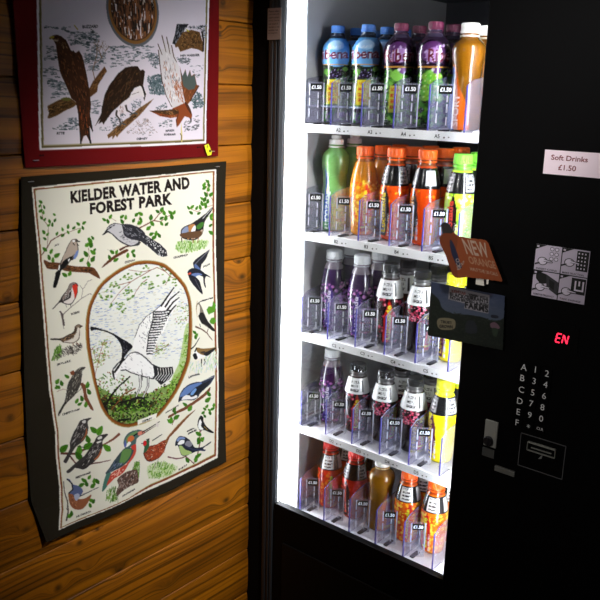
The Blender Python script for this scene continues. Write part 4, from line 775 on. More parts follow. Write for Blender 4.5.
# control panel fittings
PY = 1.297
def fp(x, y): q = on_face([(x, y)], PY)[0]; return q
def face_txt(mb, body, bl, h, mi=0, y=PY-.0004, wid=None, bold=0): glyph_mesh(mb, body, (bl[0], y, bl[1]), (1, 0, 0), (0, 0, 1), h, mi, bold, wid, th=.0001)
keym = mat('pale key legend', (236, 236, 238), .6)
for ch, x, y in [('A', 524.5, 367.8), ('1', 536, 370), ('2', 547.5, 374), ('B', 523, 378.5), ('3', 534.7, 381.5), ('4', 546, 385), ('C', 522, 390), ('5', 533.3, 393), ('6', 544.7, 396.3), ('D', 520.5, 401.5), ('7', 531.8, 404), ('8', 543, 407.7), ('E', 519, 412.3), ('9', 530.3, 415.4), ('0', 541.7, 419), ('F', 517.7, 423)]:
    c = fp(x, y-.8); mb = NM(); _, _, asp = glyphs(ch); mb.box(c[0]-.0085, c[0]+.0085, PY-.0022, PY, c[1]-.009, c[1]+.009, 0); face_txt(mb, ch, (c[0]-asp*.0058, c[1]-.0058), .0116, 1, PY-.0024)
    part(mb, 'key', [M['panel'], keym])
for ch, x, y, h in (('*', 529, 426.8-1, .007), ('CLR', 540.5, 428.5, .005)):
    c = fp(x, y); mb = NM(); _, _, asp = glyphs(ch); mb.box(c[0]-.0085, c[0]+.0085, PY-.0022, PY, c[1]-.009, c[1]+.009, 0); face_txt(mb, ch, (c[0]-asp*h/2, c[1]-h/2), h, 1, PY-.0024)
    part(mb, 'key', [M['panel'], keym])
# display, seven segment letters E N
c0, c1 = fp(554, 342.5), fp(568, 331)
mb = NM().box(c0[0]-.03, c1[0]+.02, PY-.001, PY, c0[1]-.012, c1[1]+.01); dp = part(mb, 'display', M['panel'])
def seg(mb, x0, z0, x1, z1, t=.0011):
    d = np.array([x1-x0, z1-z0]); L = np.hypot(*d); n = np.array([-d[1], d[0]])/L*t
    mb.prism([(x0+n[0], z0+n[1]), (x1+n[0], z1+n[1]), (x1-n[0], z1-n[1]), (x0-n[0], z0-n[1])], PY-.0016, PY-.001)
e = fp(555.5, 341.5); mb = NM(); hx, hz = .0085, .0078; sl = .0022
sl = .0012
def P(u, v): return (e[0]+u*hx+v*sl, e[1]+v*hz)
for a, b in (((0.05, 0), (.9, 0)), ((0, .1), (0, .9)), ((.05, 1), (.8, 1)), ((0, 1.1), (0, 1.9)), ((.05, 2), (.9, 2))): seg(mb, *P(*a), *P(*b))
part(mb, 'lit_letter', M['red'], dp)
e = fp(562, 342.8); mb = NM()
for a, b in (((0, 0), (0, .9)), ((0, 1.1), (0, 1.9)), ((1, 0), (1, .9)), ((1, 1.1), (1, 1.9)), ((.1, 1.8), (.9, .2))): seg(mb, *P(*a), *P(*b))
part(mb, 'lit_letter', M['red'], dp)
# key lock plate
q = [fp(486.5, 418.5), fp(499, 422.5), fp(496, 448), fp(482.7, 445)]
mb = NM().box(q[0][0], q[1][0], PY-.004, PY, q[2][1], q[0][1]); lp = part(mb, 'lock_plate', M['greyp'], bevel=.001)
c = fp(489.7, 440); part(NM().lathe([(.0085, -.006), (.0095, -.004), (.0095, 0)], 24, (c[0], PY-.004, c[1]), axis='y').box(c[0]-.0012, c[0]+.0012, PY-.0115, PY-.0099, c[1]-.005, c[1]+.005), 'lock_barrel', M['dark'], lp)
q = [fp(483, 446.5), fp(495, 449), fp(494, 458.5), fp(482.5, 456)]
part(NM().box(q[0][0], q[1][0], PY-.002, PY, q[2][1], q[0][1]), 'scuffed_patch', mat('dull dark grey', (70, 70, 68), .7))
q = [fp(496, 464.5), fp(516.5, 467.5), fp(516, 472), fp(495.5, 469.5)]
part(NM().box(q[0][0], q[1][0], PY-.006, PY, q[3][1], q[0][1]), 'coin_return_lip', mat('dull grey metal', (110, 110, 106), .5), bevel=.001)
# coin unit plate with rounded outline, slot and arrow
A, B = fp(521.5, 432.5), fp(566, 446.5); C_ = fp(517.5, 464.5)
x0, x1, z1, z0 = A[0], B[0], (A[1]+B[1])/2, C_[1]
mb = NM()
for (a0, a1, b0, b1) in ((x0, x1, z1-.0006, z1+.0006), (x0, x1, z0-.0006, z0+.0006), (x0-.0006, x0+.0006, z0, z1), (x1-.0006, x1+.0006, z0, z1)): mb.box(a0, a1, PY-.0012, PY, b0, b1)
cu = part(mb, 'coin_unit', mat('thin grey outline', (92, 92, 94), .6))
s0, s1 = fp(528.5, 441.5), fp(556, 450.5); sx0, sx1 = s0[0], s1[0]; sz1 = (s0[1]+s1[1])/2+.001; sz0 = sz1-.016
mb = NM()
for (a0, a1, b0, b1) in ((sx0, sx1, sz0-.0005, sz0+.0005), (sx0-.0005, sx0+.0005, sz0, sz1), (sx1-.0005, sx1+.0005, sz0, sz1)): mb.box(a0, a1, PY-.004, PY, b0, b1)
mb.box(sx0, sx1, PY-.004, PY, sz1-.0012, sz1+.0012); mb.box(sx0+.007, sx1-.007, PY-.0035, PY, (sz0+sz1)/2-.002, (sz0+sz1)/2-.001)
part(mb, 'coin_slot', M['greyp'], cu)
c = fp(541, 457); part(NM().prism([(c[0]-.005, c[1]-.005), (c[0]+.001, c[1]-.003), (c[0]+.003, c[1]+.005), (c[0]+.001, c[1]+.004)], PY-.001, PY), 'arrow_mark', mat('grey mark', (120, 120, 120), .6), cu)
# instruction sticker: four little pictures
q = [fp(536, 243.5), fp(586, 250), fp(583, 307), fp(532, 295)]
ix0, ix1, iz1, iz0 = (q[0][0]+q[3][0])/2, (q[0][0]+q[3][0])/2+.094, q[0][1], q[3][1]
PAP = mat('mauve grey paper', (204, 192, 212), .7); mb = NM().box(ix0, ix1, PY-.0006, PY, iz0, iz1, 0)
wc, hc = (ix1-ix0)/2, (iz1-iz0)/2
def disc(cx, cz, r, mi, o, n=14, ex=1.0): mb.prism([(cx+r*ex*math.cos(t), cz+r*math.sin(t)) for t in np.linspace(0, 2*PI, n+1)[:-1]], PY-.0006-o, PY-.0006, mi)
def rect(a0, a1, b0, b1, mi, o=.0002): mb.box(a0, a1, PY-.0006-o, PY-.0006, b0, b1, mi)
rect(ix0+wc-.0008, ix0+wc+.0008, iz0, iz1, 1); rect(ix0, ix1, iz0+hc-.0008, iz0+hc+.0008, 1)
for k, (a, b, tx) in enumerate(((0, 1, 'INSERT COINS'), (1, 1, 'MAKE SELECTION'), (0, 0, 'REMOVE PRODUCT'), (1, 0, 'TAKE CHANGE'))):
    ox, oz = ix0+a*wc, iz0+b*hc
    face_txt(mb, tx, (ox+.004, oz+.0022), .0032, 1, PY-.001, wc-.010, .01)
    mb.prism([(ox, oz+hc), (ox, oz+hc-.009), (ox+wc*.42, oz+hc)], PY-.0009, PY-.0006, 1)
    rect(ox+.002, ox+.002+.004, oz+hc-.005, oz+hc-.002, 0, .0004)
    if k == 0:
        for u in range(2):
            for v in range(3): disc(ox+wc*.62+u*.0085, oz+hc*.88-v*.0085, .0034, 1, .0002, ex=1.1); disc(ox+wc*.62+u*.0085, oz+hc*.88-v*.0085, .0026, 2, .0003, ex=1.1)
    if k == 1:
        rect(ox+wc*.55, ox+wc-.001, oz+.010, oz+hc-.002, 1)
        for u in range(3):
            for v in range(5): rect(ox+wc*.60+u*.0055, ox+wc*.60+u*.0055+.0022, oz+.013+v*.0063, oz+.013+v*.0063+.0026, 2, .0004)
    if k == 2:
        mb.prism([(ox+wc*.1, oz+hc*.98), (ox+wc*.5, oz+hc*.9), (ox+wc*.55, oz+hc*.55), (ox+wc*.3, oz+hc*.5), (ox+wc*.12, oz+hc*.68)], PY-.0009, PY-.0006, 1)
        mb.prism([(ox+wc*.5, oz+hc*.9), (ox+wc*.98, oz+hc*.66), (ox+wc*.98, oz+hc*.16), (ox+wc*.55, oz+hc*.4)], PY-.0009, PY-.0006, 3); mb.prism([(ox+wc*.62, oz+hc*.74), (ox+wc*.84, oz+hc*.64), (ox+wc*.84, oz+hc*.34), (ox+wc*.66, oz+hc*.44)], PY-.0011, PY-.0006, 1)
    if k == 3:
        rect(ox+wc*.46, ox+wc-.001, oz+hc*.34, oz+hc*.94, 1); rect(ox+wc*.58, ox+wc*.92, oz+hc*.46, oz+hc*.84, 2, .0004); rect(ox+wc*.64, ox+wc*.86, oz+hc*.52, oz+hc*.84, 1, .0006); rect(ox+wc*.72, ox+wc*.78, oz+hc*.66, oz+hc*.84, 2, .0008)
    # a pointing hand
    hx_, hz_ = ox+wc*.30, oz+hc*(.38 if k != 1 else .48)
    disc(hx_, hz_, .0072, 1, .0004, 16, 1.25); disc(hx_, hz_, .0060, 2, .0006, 16, 1.25)
    mb.prism([(hx_+.002, hz_+.0045), (hx_+.018, hz_+.0015), (hx_+.018, hz_-.001), (hx_+.002, hz_-.0005)], PY-.0013, PY-.0006, 1); mb.prism([(hx_+.001, hz_+.0036), (hx_+.017, hz_+.0008), (hx_+.017, hz_-.0003), (hx_+.001, hz_+.0004)], PY-.0015, PY-.0006, 2)
    mb.prism([(ox+.001, hz_-.008), (hx_-.004, hz_-.004), (hx_-.005, hz_-.002), (ox+.001, hz_-.005)], PY-.0012, PY-.0006, 1)
ob = part(mb, 'instruction_sticker', [PAP, M['ink'], mat('pale mauve ink', (226, 216, 234), .7), mat('dark grey ink', (56, 54, 60), .7)]); ob['label'] = 'four-picture grey instruction sticker'

# paper price sign taped to the control panel
q0, q1, q3 = fp(545.5, 149.5), fp(545.5, 150), fp(543.7, 173.5)
sx, sz1, sz0 = q0[0], q0[1], q3[1]; so = (sx+.055, PY, sz0)
mb = MB(so).box(sx, sx+.112, PY-.0012, PY-.0004, sz0, sz1, 0)
glyph_mesh(mb, 'Soft Drinks', (sx+.012, PY-.0012, sz1-.016), (1, 0, 0), (0, 0, 1), .0085, 1, .01, .062)
glyph_mesh(mb, '£1.50', (sx+.026, PY-.0012, sz1-.032), (1, 0, 0), (0, 0, 1), .009, 1, .01, .03)
sg = empty('price_sign', so, 'white paper sign reading Soft Drinks £1.50 on the black control panel', 'sign')
mb.build('paper', [mat('pinkish white paper', (250, 230, 242), .8), mat('dark red lettering', (120, 16, 30), .7)], sg)

# ------------------------------------------------------------------ promotional cards in front of the window edge
YC = 1.288
cto = lambda p: on_face(p, YC)
def card(name, poly, cv, th, org, parent, y=YC):
    q = np.asarray(poly); mb = MB(org); lo, hi = q.min(0), q.max(0)
    # fine grid face clipped by outline kept as cells, rim from the outline itself
    nx, nz = 170, 150; xs = np.linspace(lo[0], hi[0], nx); zs = np.linspace(lo[1], hi[1], nz)
    idx = {}; vs = []; cols = []; fs = []
    X, Z = np.meshgrid(xs, zs); c = np.zeros(X.shape, bool); n = len(q)
    for i in range(n):
        x1, y1 = q[i]; x2, y2 = q[(i+1) % n]
        if y1 == y2: continue
        c ^= ((y1 > Z) != (y2 > Z)) & (X < (x2-x1)*(Z-y1)/(y2-y1)+x1)
    S = cv.sample(X, Z)
    for a in range(nz):
        for b in range(nx):
            if c[a, b]: idx[a, b] = len(vs); vs.append((X[a, b]-org[0], y-org[1], Z[a, b]-org[2])); cols.append(S[a, b])
    for a in range(nz-1):
        for b in range(nx-1):
            k = [(a, b), (a, b+1), (a+1, b+1), (a+1, b)]
            if all(t in idx for t in k): fs.append(tuple(idx[t] for t in k))
    me = bpy.data.meshes.new(name); me.from_pydata(vs, [], fs); colour(me, np.array(cols)*.6); me.materials.append(M['card']); me.update()  # whole print darkened to stand in for weak light on the cards
    if me.polygons and me.polygons[0].normal.y > 0: me.flip_normals()
    o = link(name, me, parent); sd = o.modifiers.new('card thickness', 'SOLIDIFY'); sd.thickness = th; sd.offset = -1; return o
fo = [(431.3, 281.5), (504.8, 296), (503, 350.5), (427.2, 335.5)]
fq = on_face(fo, YC)
cv = Canvas(fq[:, 0].min()-.005, fq[:, 0].max()+.005, fq[:, 1].min()-.005, fq[:, 1].max()+.005, .0004, (20, 30, 30), cto)
k = V(cv, 425, 215, 4.61)
for i in range(24):
    f = i/23.; cv.poly([(425, 278+i*1.6), (510, 292+i*1.6), (510, 300+i*1.6), (425, 286+i*1.6)], (70+40*f, 84+40*f, 126+20*f))
for i in range(60): cv.line([(432+rng.random()*70, 292+rng.random()*20), (436+rng.random()*70, 293+rng.random()*22)], .8, (112, 120, 150), a=.3)
k.F([(0, 370), (60, 385), (80, 430), (130, 455), (200, 460), (260, 470), (330, 490), (400, 470), (400, 640), (0, 640)], (22, 34, 26)); cv.scatter(k.p([(20, 390), (80, 440), (350, 490), (350, 600), (20, 560)]), 500, [(16, 26, 18), (40, 56, 38), (28, 40, 34), (52, 62, 50)], ln=2.4, wd=.6, ang=.2, jit=1.2)
k.F([(112, 328), (298, 370), (292, 455), (180, 430), (184, 408), (108, 388)], (196, 190, 200), 0)
k.T('KENYAS', (122, 356), (188, 368), 2.6, (150, 50, 40), .03)
def slant(txt, a, b, h, col=(24, 24, 30)): k.T(txt, a, b, h, col, .03)
slant('WHEN WITH', (200, 372), (290, 390), 2.2); slant('BLACKCURRANTS', (114, 374), (292, 408), 3.6); slant('FROM BRITISH & IRISH', (114, 388), (292, 424), 2.6); slant('FARMS', (184, 428), (292, 452), 5.8)
k.F([(60, 480), (90, 474), (136, 484), (138, 520), (110, 530), (70, 526), (56, 505)], (172, 160, 128)); k.T('TRUST', (72, 497), (124, 504), 2.4, (40, 36, 30), .03); k.T('GROWN', (66, 520), (128, 524), 2.8, (40, 36, 30), .03)
k.F([(190, 495), (205, 486), (225, 488), (240, 520), (235, 545), (190, 540)], (44, 50, 60)); k.F([(302, 500), (322, 495), (342, 512), (340, 525), (306, 520)], (150, 110, 130)); k.F([(310, 522), (335, 526), (330, 560), (314, 556)], (60, 80, 60)); k.F([(306, 460), (335, 464), (335, 476), (308, 474)], (36, 40, 60))
fc = (float(fq[:, 0].mean()), YC, float(fq[:, 1].min()))
ff = empty('promotional_card', fc, 'blue landscape card with FARMS lettering stuck over the window edge', 'card', 'promotional cards on the machine')
card('printed_card', fq, cv, .0008, fc, ff)
MB(fc).box(fc[0]+.01, fc[0]+.03, YC+.0009, 1.2965, fc[2]+.03, fc[2]+.05).build('adhesive_pad', M['greyp'], ff)
YN = 1.276
no = np.array([(72, 45), (80, 35), (95, 32), (108, 38), (118, 50), (128, 72), (140, 86), (158, 98), (200, 106), (240, 110), (262, 112), (282, 118), (292, 130), (312, 185), (335, 245), (357, 300), (354, 308), (320, 303), (270, 296), (200, 288), (160, 292), (138, 290), (126, 278), (112, 240), (96, 190), (76, 148), (64, 120), (68, 96), (80, 86)])/4.61+[425, 215]
nq = on_face(no, YN)
cv = Canvas(nq[:, 0].min()-.005, nq[:, 0].max()+.005, nq[:, 1].min()-.005, nq[:, 1].max()+.005, .0004, (196, 92, 40), lambda p: on_face(p, YN))
k = V(cv, 425, 215, 4.61)
k.F([(60, 20), (140, 20), (134, 76), (110, 92), (76, 90)], (58, 52, 50), 0); k.F([(60, 100), (80, 86), (130, 86), (150, 110), (140, 200), (150, 290), (110, 290)], (170, 76, 30))
k.F([(115, 115), (130, 130), (150, 180), (160, 215), (170, 240), (155, 245), (140, 220), (120, 170)], (38, 44, 84)); k.T('UCO', (150, 258), (180, 222), 3, (226, 206, 200), .02)
cv.text('UCO', k.p((166, 252))[0], k.p((158, 200))[0], k.p((148, 252))[0], (226, 206, 200), .02)
def nt_(t, bl, br, tl, col): cv.text(t, k.p(bl)[0], k.p(br)[0], k.p(tl)[0], col, .02)
nt_('NEW', (192, 180), (302, 200), (168, 108), (250, 214, 190)); nt_('ORANGE', (206, 224), (330, 250), (196, 188), (236, 176, 140)); nt_('HALF THE 50 CALS', (212, 256), (338, 282), (206, 240), (240, 200, 176))
nc = (float(nq[:, 0].mean()), YN, float(nq[:, 1].min()))
nn = empty('promotional_card', nc, 'orange bottle-shaped card with NEW ORANGE lettering above the blue card', 'card', 'promotional cards on the machine')
card('printed_card', nq, cv, .0008, nc, nn, YN)
q = on_face([(478.3, 276.5), (485.3, 285)], 1.285)
MB(nc).box(q[0][0], q[1][0], YN+.001, 1.2965, q[1][1], q[0][1]).build('mounting_tab', mat('white plastic tab', (206, 200, 190), .5), nn)

# ------------------------------------------------------------------ bottles
PR = {  # radius (of widest) against height
 'juice': [(0, .80), (.012, .92), (.04, .97), (.12, .98), (.30, .96), (.44, .90), (.50, .87), (.55, .90), (.64, .99), (.72, 1.0), (.79, .92), (.84, .74), (.88, .50), (.895, .42), (.925, .40)],
 'sport': [(0, .82), (.012, .93), (.05, .98), (.20, .98), (.38, .90), (.50, .84), (.58, .86), (.68, .97), (.745, 1.0), (.80, .93), (.84, .72), (.865, .52), (.88, .50), (.905, .50)],
 'slim': [(0, .70), (.012, .80), (.05, .84), (.18, .90), (.34, .97), (.47, 1.0), (.56, .98), (.66, .90), (.75, .78), (.81, .68), (.835, .62), (.85, .56), (.87, .55), (.875, .62), (.885, .62), (.89, .56), (.90, .56)]}
def canvas_b(h, R, bg): H = h/R; c = Canvas(-1.06, 1.06, 0, H, .012, bg); c.H = H; return c
def lettering(c, t, u, v0, v1, hgt, col, bold=.02):
    c.text(t, (u, v0*c.H), (u, v1*c.H), (u-hgt, v0*c.H), col, bold)
def block(c, u0, u1, v0, v1, col): c.poly([(u0, v0*c.H), (u1, v0*c.H), (u1, v1*c.H), (u0, v1*c.H)], col)
def speck(c, u0, u1, v0, v1, n, cols, r=.06):
    for k in range(n):
        x, y = u0+rng.random()*(u1-u0), (v0+rng.random()*(v1-v0))*c.H; q = r*(.4+rng.random())
        c.poly([(x-q, y), (x, y-q), (x+q, y), (x, y+q)], cols[rng.integers(len(cols))])
def smalltext(c, u0, u1, v0, v1, rows, col):
    for r in range(rows):
        y = v1-(v1-v0)*(r+.75)/rows
        c.text(['NOT A', 'MORE', 'ENERGY', 'SPARK', 'SINCE', 'TASTE'][r % 6], (u0, y*c.H), (u1-(.1 if r % 2 else 0), y*c.H), (u0, (y+(v1-v0)/rows*.6)*c.H), col, .03)
def oval(c, u, v, a, b, col, tilt=0):
    c.poly([(u+a*math.cos(t)-tilt*math.sin(t)*b*c.H, v*c.H+b*c.H*math.sin(t)) for t in np.linspace(0, 2*PI, 30)[:-1]], col)
def d_blue(c):
    block(c, -2, 2, 0, 1, (34, 52, 30)); speck(c, -1, 1, .02, .55, 160, [(66, 110, 40), (40, 24, 60), (30, 70, 24), (90, 130, 60)], .12)
    block(c, -1.1, 1.1, .02, .12, (56, 40, 84)); block(c, -1.1, 1.1, .17, .185, (170, 180, 200)); speck(c, -1, 1, .03, .12, 40, [(90, 80, 120), (60, 110, 50)], .1)
    block(c, -1.1, 1.1, .605, .93, (84, 150, 210)); oval(c, .0, .70, .95, .12, (104, 168, 222)); oval(c, -.1, .80, .6, .05, (170, 208, 240)); block(c, -1.1, 1.1, .60, .61, (206, 150, 60))
    c.poly([(.75, .60*c.H), (1.1, .60*c.H), (1.1, .86*c.H), (.8, .80*c.H)], (70, 90, 40))
    c.text('Ribena', (-1.45, .650*c.H), (.72, .666*c.H), (-1.45, .750*c.H), (236, 226, 236), .05); c.text('Ribena', (-1.45, .650*c.H), (.72, .666*c.H), (-1.45, .750*c.H), (96, 16, 46), .02); c.text('LIGHT', (-.5, .765*c.H), (.3, .77*c.H), (-.5, .79*c.H), (220, 236, 250), .02)
    for x, y in ((-.35, .52), (-.1, .54), (.15, .52), (-.2, .49), (.08, .485), (.3, .50), (-.45, .48), (.35, .545)): oval(c, x, y, .16, .024, (30, 16, 44)); oval(c, x-.04, y+.008, .04, .006, (150, 140, 180))
    oval(c, -.7, .53, .25, .03, (90, 150, 50)); oval(c, .6, .56, .2, .02, (110, 160, 60))
    block(c, -.62, .28, .20, .45, (206, 190, 40)); smalltext(c, -.5, .2, .22, .44, 4, (190, 60, 30))
def d_purple(c, grapes=False):
    block(c, -2, 2, 0, 1, (36, 14, 42)); oval(c, -.1, .72, .75, .10, (92, 46, 104)); oval(c, 0, .69, .5, .07, (176, 130, 190)); speck(c, -.6, .6, .6, .78, 20, [(206, 176, 220)], .06)
    block(c, -1.1, 1.1, .02, .56, (34, 62, 24)); speck(c, -1, 1, .03, .54, 230, [(70, 140, 40), (40, 90, 26), (24, 44, 18), (110, 170, 60)], .15)
    block(c, -1.1, 1.1, .575, .585, (206, 150, 50)); oval(c, -.1, .50, .42, .055, (130, 196, 80)); oval(c, .25, .545, .25, .03, (110, 60, 130)); oval(c, .0, .555, .12, .015, (226, 216, 230))
    w_ = (-.95, 1.3) if not grapes else (-.35, 1.7)
    if grapes:
        for x in (-.5, -.15, .2, .5): 
            for y in (.44, .39, .34, .49, .29): oval(c, x+.1*math.sin(y*50), y, .19, .03, (96+60*((x*7+y*90) % 1), 190, 50)); oval(c, x+.02, y+.01, .06, .008, (200, 236, 130))
    else: block(c, -.55, .15, .14, .40, (190, 190, 60)); smalltext(c, -.48, .1, .16, .39, 4, (190, 60, 30))
    c.text('Ribena', (w_[0], .620*c.H), (w_[1], .636*c.H), (w_[0], .745*c.H), (240, 228, 238), .05); c.text('Ribena', (w_[0], .620*c.H), (w_[1], .636*c.H), (w_[0], .745*c.H), (104, 18, 48), .02)
def d_amber(c, dark=False):
    b = (116, 72, 6) if not dark else (128, 84, 12); block(c, -2, 2, 0, 1, b); oval(c, .1, .7, .7, .16, tuple(int(x*1.08) for x in b))
    c.poly([(-1.1, 0), (.35, 0), (.25, .2*c.H), (-.45, .42*c.H), (-.8, .62*c.H), (-1.1, .6*c.H)] if not dark else [(-.3, 0), (.95, 0), (.95, .3*c.H), (.6, .62*c.H), (.3, .45*c.H), (0, .3*c.H)], (205, 92, 20))
    if dark: c.poly([(.55, .1*c.H), (.9, .1*c.H), (.75, .45*c.H), (.62, .56*c.H), (.5, .4*c.H)], (40, 70, 150)); c.poly([(.4, .2*c.H), (.5, .2*c.H), (.66, .5*c.H), (.6, .58*c.H)], (235, 235, 235))
    else: c.poly([(-1.1, 0), (-.62, 0), (-.68, .35*c.H), (-.85, .6*c.H), (-1.1, .6*c.H)], (84, 110, 170)); c.poly([(-.62, 0), (-.35, 0), (-.5, .35*c.H), (-.8, .58*c.H)], (190, 150, 140)); lettering(c, 'SPORT', -.35, .04, .34, .3, (220, 200, 190))
def d_green(c):
    block(c, -2, 2, 0, 1, (104, 160, 84)); oval(c, .1, .6, .7, .2, (118, 174, 96)); c.poly([(-1.1, 0), (-.05, 0), (-.2, .30*c.H), (-.55, .56*c.H), (-.75, .70*c.H), (-.82, .6*c.H), (-1.1, .4*c.H)], (84, 140, 100))
    c.poly([(-.72, .1*c.H), (-.4, .1*c.H), (-.42, .34*c.H), (-.62, .58*c.H), (-.72, .66*c.H)], (60, 90, 170)); c.poly([(-.62, .40*c.H), (-.4, .36*c.H), (-.44, .46*c.H), (-.6, .50*c.H)], (210, 206, 50)); c.poly([(-.35, .1*c.H), (-.28, .1*c.H), (-.3, .34*c.H), (-.6, .62*c.H), (-.66, .66*c.H)], (226, 232, 226)); lettering(c, 'LUCOZADE', -.3, .03, .42, .34, (206, 226, 210))
def d_slim(c, base, sp, oc, tc_, bandbg=(20, 20, 22), band='text', u=-.55, specks=120, oval_at=None, top=None):
    block(c, -2, 2, 0, 1, base); speck(c, -1.05, 1.05, .03, .62, specks, sp, .11)
    oa = oval_at if oval_at is not None else u
    if oc: c.poly([(oa-.34, .05*c.H), (oa+.18, .05*c.H), (oa+.42, .28*c.H), (oa+.36, .46*c.H), (oa+.1, .60*c.H), (oa-.2, .40*c.H)], oc)
    lettering(c, 'Lucozade', u+.14, .09, .52, .34, (30, 20, 20), .06); lettering(c, 'Lucozade', u+.14, .09, .52, .34, tc_, .03)
    lettering(c, 'ENERGY', u+.42, .05, .30, .13, (236, 236, 236), .02)
    if top: block(c, -1.1, 1.1, .60, .90, top)
    if band:
        block(c, -1.1, 1.1, .60, .815, bandbg)
        if band == 'text': block(c, -.62, .35, .615, .80, (232, 230, 226)); smalltext(c, -.5, .25, .62, .80, 4, (30, 30, 30)); block(c, .7, 1.1, .615, .80, (200, 200, 200))
        if band == 'bar': block(c, -.05, .72, .63, .79, (240, 240, 240)); block(c, -.95, -.7, .63, .80, (150, 150, 150))
        if band == 'mid': block(c, .35, .95, .62, .80, (180, 180, 184)); smalltext(c, .4, .9, .62, .80, 4, (40, 40, 44)); block(c, -.98, -.55, .62, .80, (170, 166, 170)); smalltext(c, -.95, -.6, .62, .80, 4, (30, 30, 30))
        if band == 'white': block(c, -1.1, 1.1, .60, .815, (238, 238, 238)); smalltext(c, -.55, .15, .62, .79, 3, (26, 26, 26)); block(c, .35, .5, .63, .79, (50, 50, 50))
def mk_bottle(kind, h, R, prof, cap, draw, ring=None, capk='screw', lab=(.05, .82), neck=None):
    pr = np.array(PR[prof]); c = canvas_b(h, R, (90, 90, 90)); draw(c)
    if neck: block(c, -1.1, 1.1, neck[0], 1, neck[1])
    top = pr[-1, 0]
    def skin(v0, v1, off, nv):
        vv = np.linspace(v0, v1, nv); rr = np.interp(vv, pr[:, 0], pr[:, 1])
        # soften the profile
        for _ in range(2): rr[1:-1] = (rr[:-2]+2*rr[1:-1]+rr[2:])/4
        n = 96; th = np.linspace(0, 2*PI, n, endpoint=False)
        T, Vv = np.meshgrid(th, vv); RR = (rr*R+off)[:, None]
        X, Y, Z = RR*np.sin(T), -RR*np.cos(T), Vv*h
        i = np.arange(nv*n).reshape(nv, n); j = np.roll(i, -1, 1)
        f = np.stack([i[:-1], j[:-1], j[1:], i[1:]], -1).reshape(-1, 4)
        me = bpy.data.meshes.new('b'); fs = [tuple(map(int, q)) for q in f]+([tuple(range(n-1, -1, -1))] if v0 == 0 else [])
        me.from_pydata([tuple(p) for p in np.stack([X, Y, Z], -1).reshape(-1, 3)], [], fs)
        colour(me, c.sample(np.sin(T), Vv*c.H).reshape(-1, 3)); me.materials.append(M['print'])
        me.polygons.foreach_set('use_smooth', [True]*len(me.polygons)); me.update(); return me
    out = [('bottle_body', skin(0, top, 0, 90)), ('label', skin(lab[0], lab[1], .0004, 90))]
    out[0][1].name = 'bottle_body'; out[1][1].name = 'label'
    # cap with fine ribs
    cm = mat('cap '+kind, cap, .35, 0, .5); rn = pr[-1, 1]*R
    rc = {'screw': rn+.0016, 'sport': rn+.0008, 'clear': rn+.0008}[capk]; n = 60; vs = []; fs = []
    z0 = top*h; z1 = h if capk != 'sport' else h*.955
    hts = [(1.0, z0), (1.03, z0+.001), (1.0, z0+(z1-z0)*.3), (1.0, z1-.003), (.97, z1-.0012), (.90, z1)]
    for a, (k, z) in enumerate(hts):
        for b in range(n):
            t = 2*PI*b/n; r = rc*k*(1-(.035 if (b % 2 and 1 < a < 4) else 0)); vs.append((r*math.sin(t), -r*math.cos(t), z))
    for a in range(len(hts)-1):
        for b in range(n): fs.append((a*n+b, a*n+(b+1) % n, (a+1)*n+(b+1) % n, (a+1)*n+b))
    fs += [tuple(range((len(hts)-1)*n, len(hts)*n)), tuple(range(n-1, -1, -1))]
    me = bpy.data.meshes.new('cap'); me.from_pydata(vs, [], fs)
    me.materials.append(cm if capk != 'clear' else mat_clear('smoky cap', (.35, .35, .36), .1, 1.5, .35, (50, 50, 52))); me.update()
    if capk == 'sport':
        o = MB(); o.v = [tuple(v.co) for v in me.vertices]; o.f = [tuple(p.vertices) for p in me.polygons]; o.mi = [0]*len(o.f); o.sm = [False]*len(o.f)
        o.lathe([(rc*.62, z1-.0005), (rc*.6, z1+h*.012), (rc*.68, z1+h*.018), (rc*.66, h-.002), (rc*.5, h)], 24)
        tmp = o.build('cap', cm); me = tmp.data; bpy.data.objects.remove(tmp)
    me.name = 'cap'; out.append(('cap', me))
    # collar ring below the cap
    rm = mat('ring '+kind, ring or cap, .4); o = MB().lathe([(rn+.0002, z0-h*.034), (rn+.0022, z0-h*.031), (rn+.0022, z0-h*.018), (rn+.0002, z0-h*.015)], 32, caps=False); tmp = o.build('collar_ring', rm); out.append(('collar_ring', tmp.data)); bpy.data.objects.remove(tmp)
    return out
OR = (226, 84, 10); ORC = (250, 100, 6)
YS = [(240, 190, 20), (250, 150, 20), (226, 60, 10), (246, 216, 60)]
def rr_(c): return c
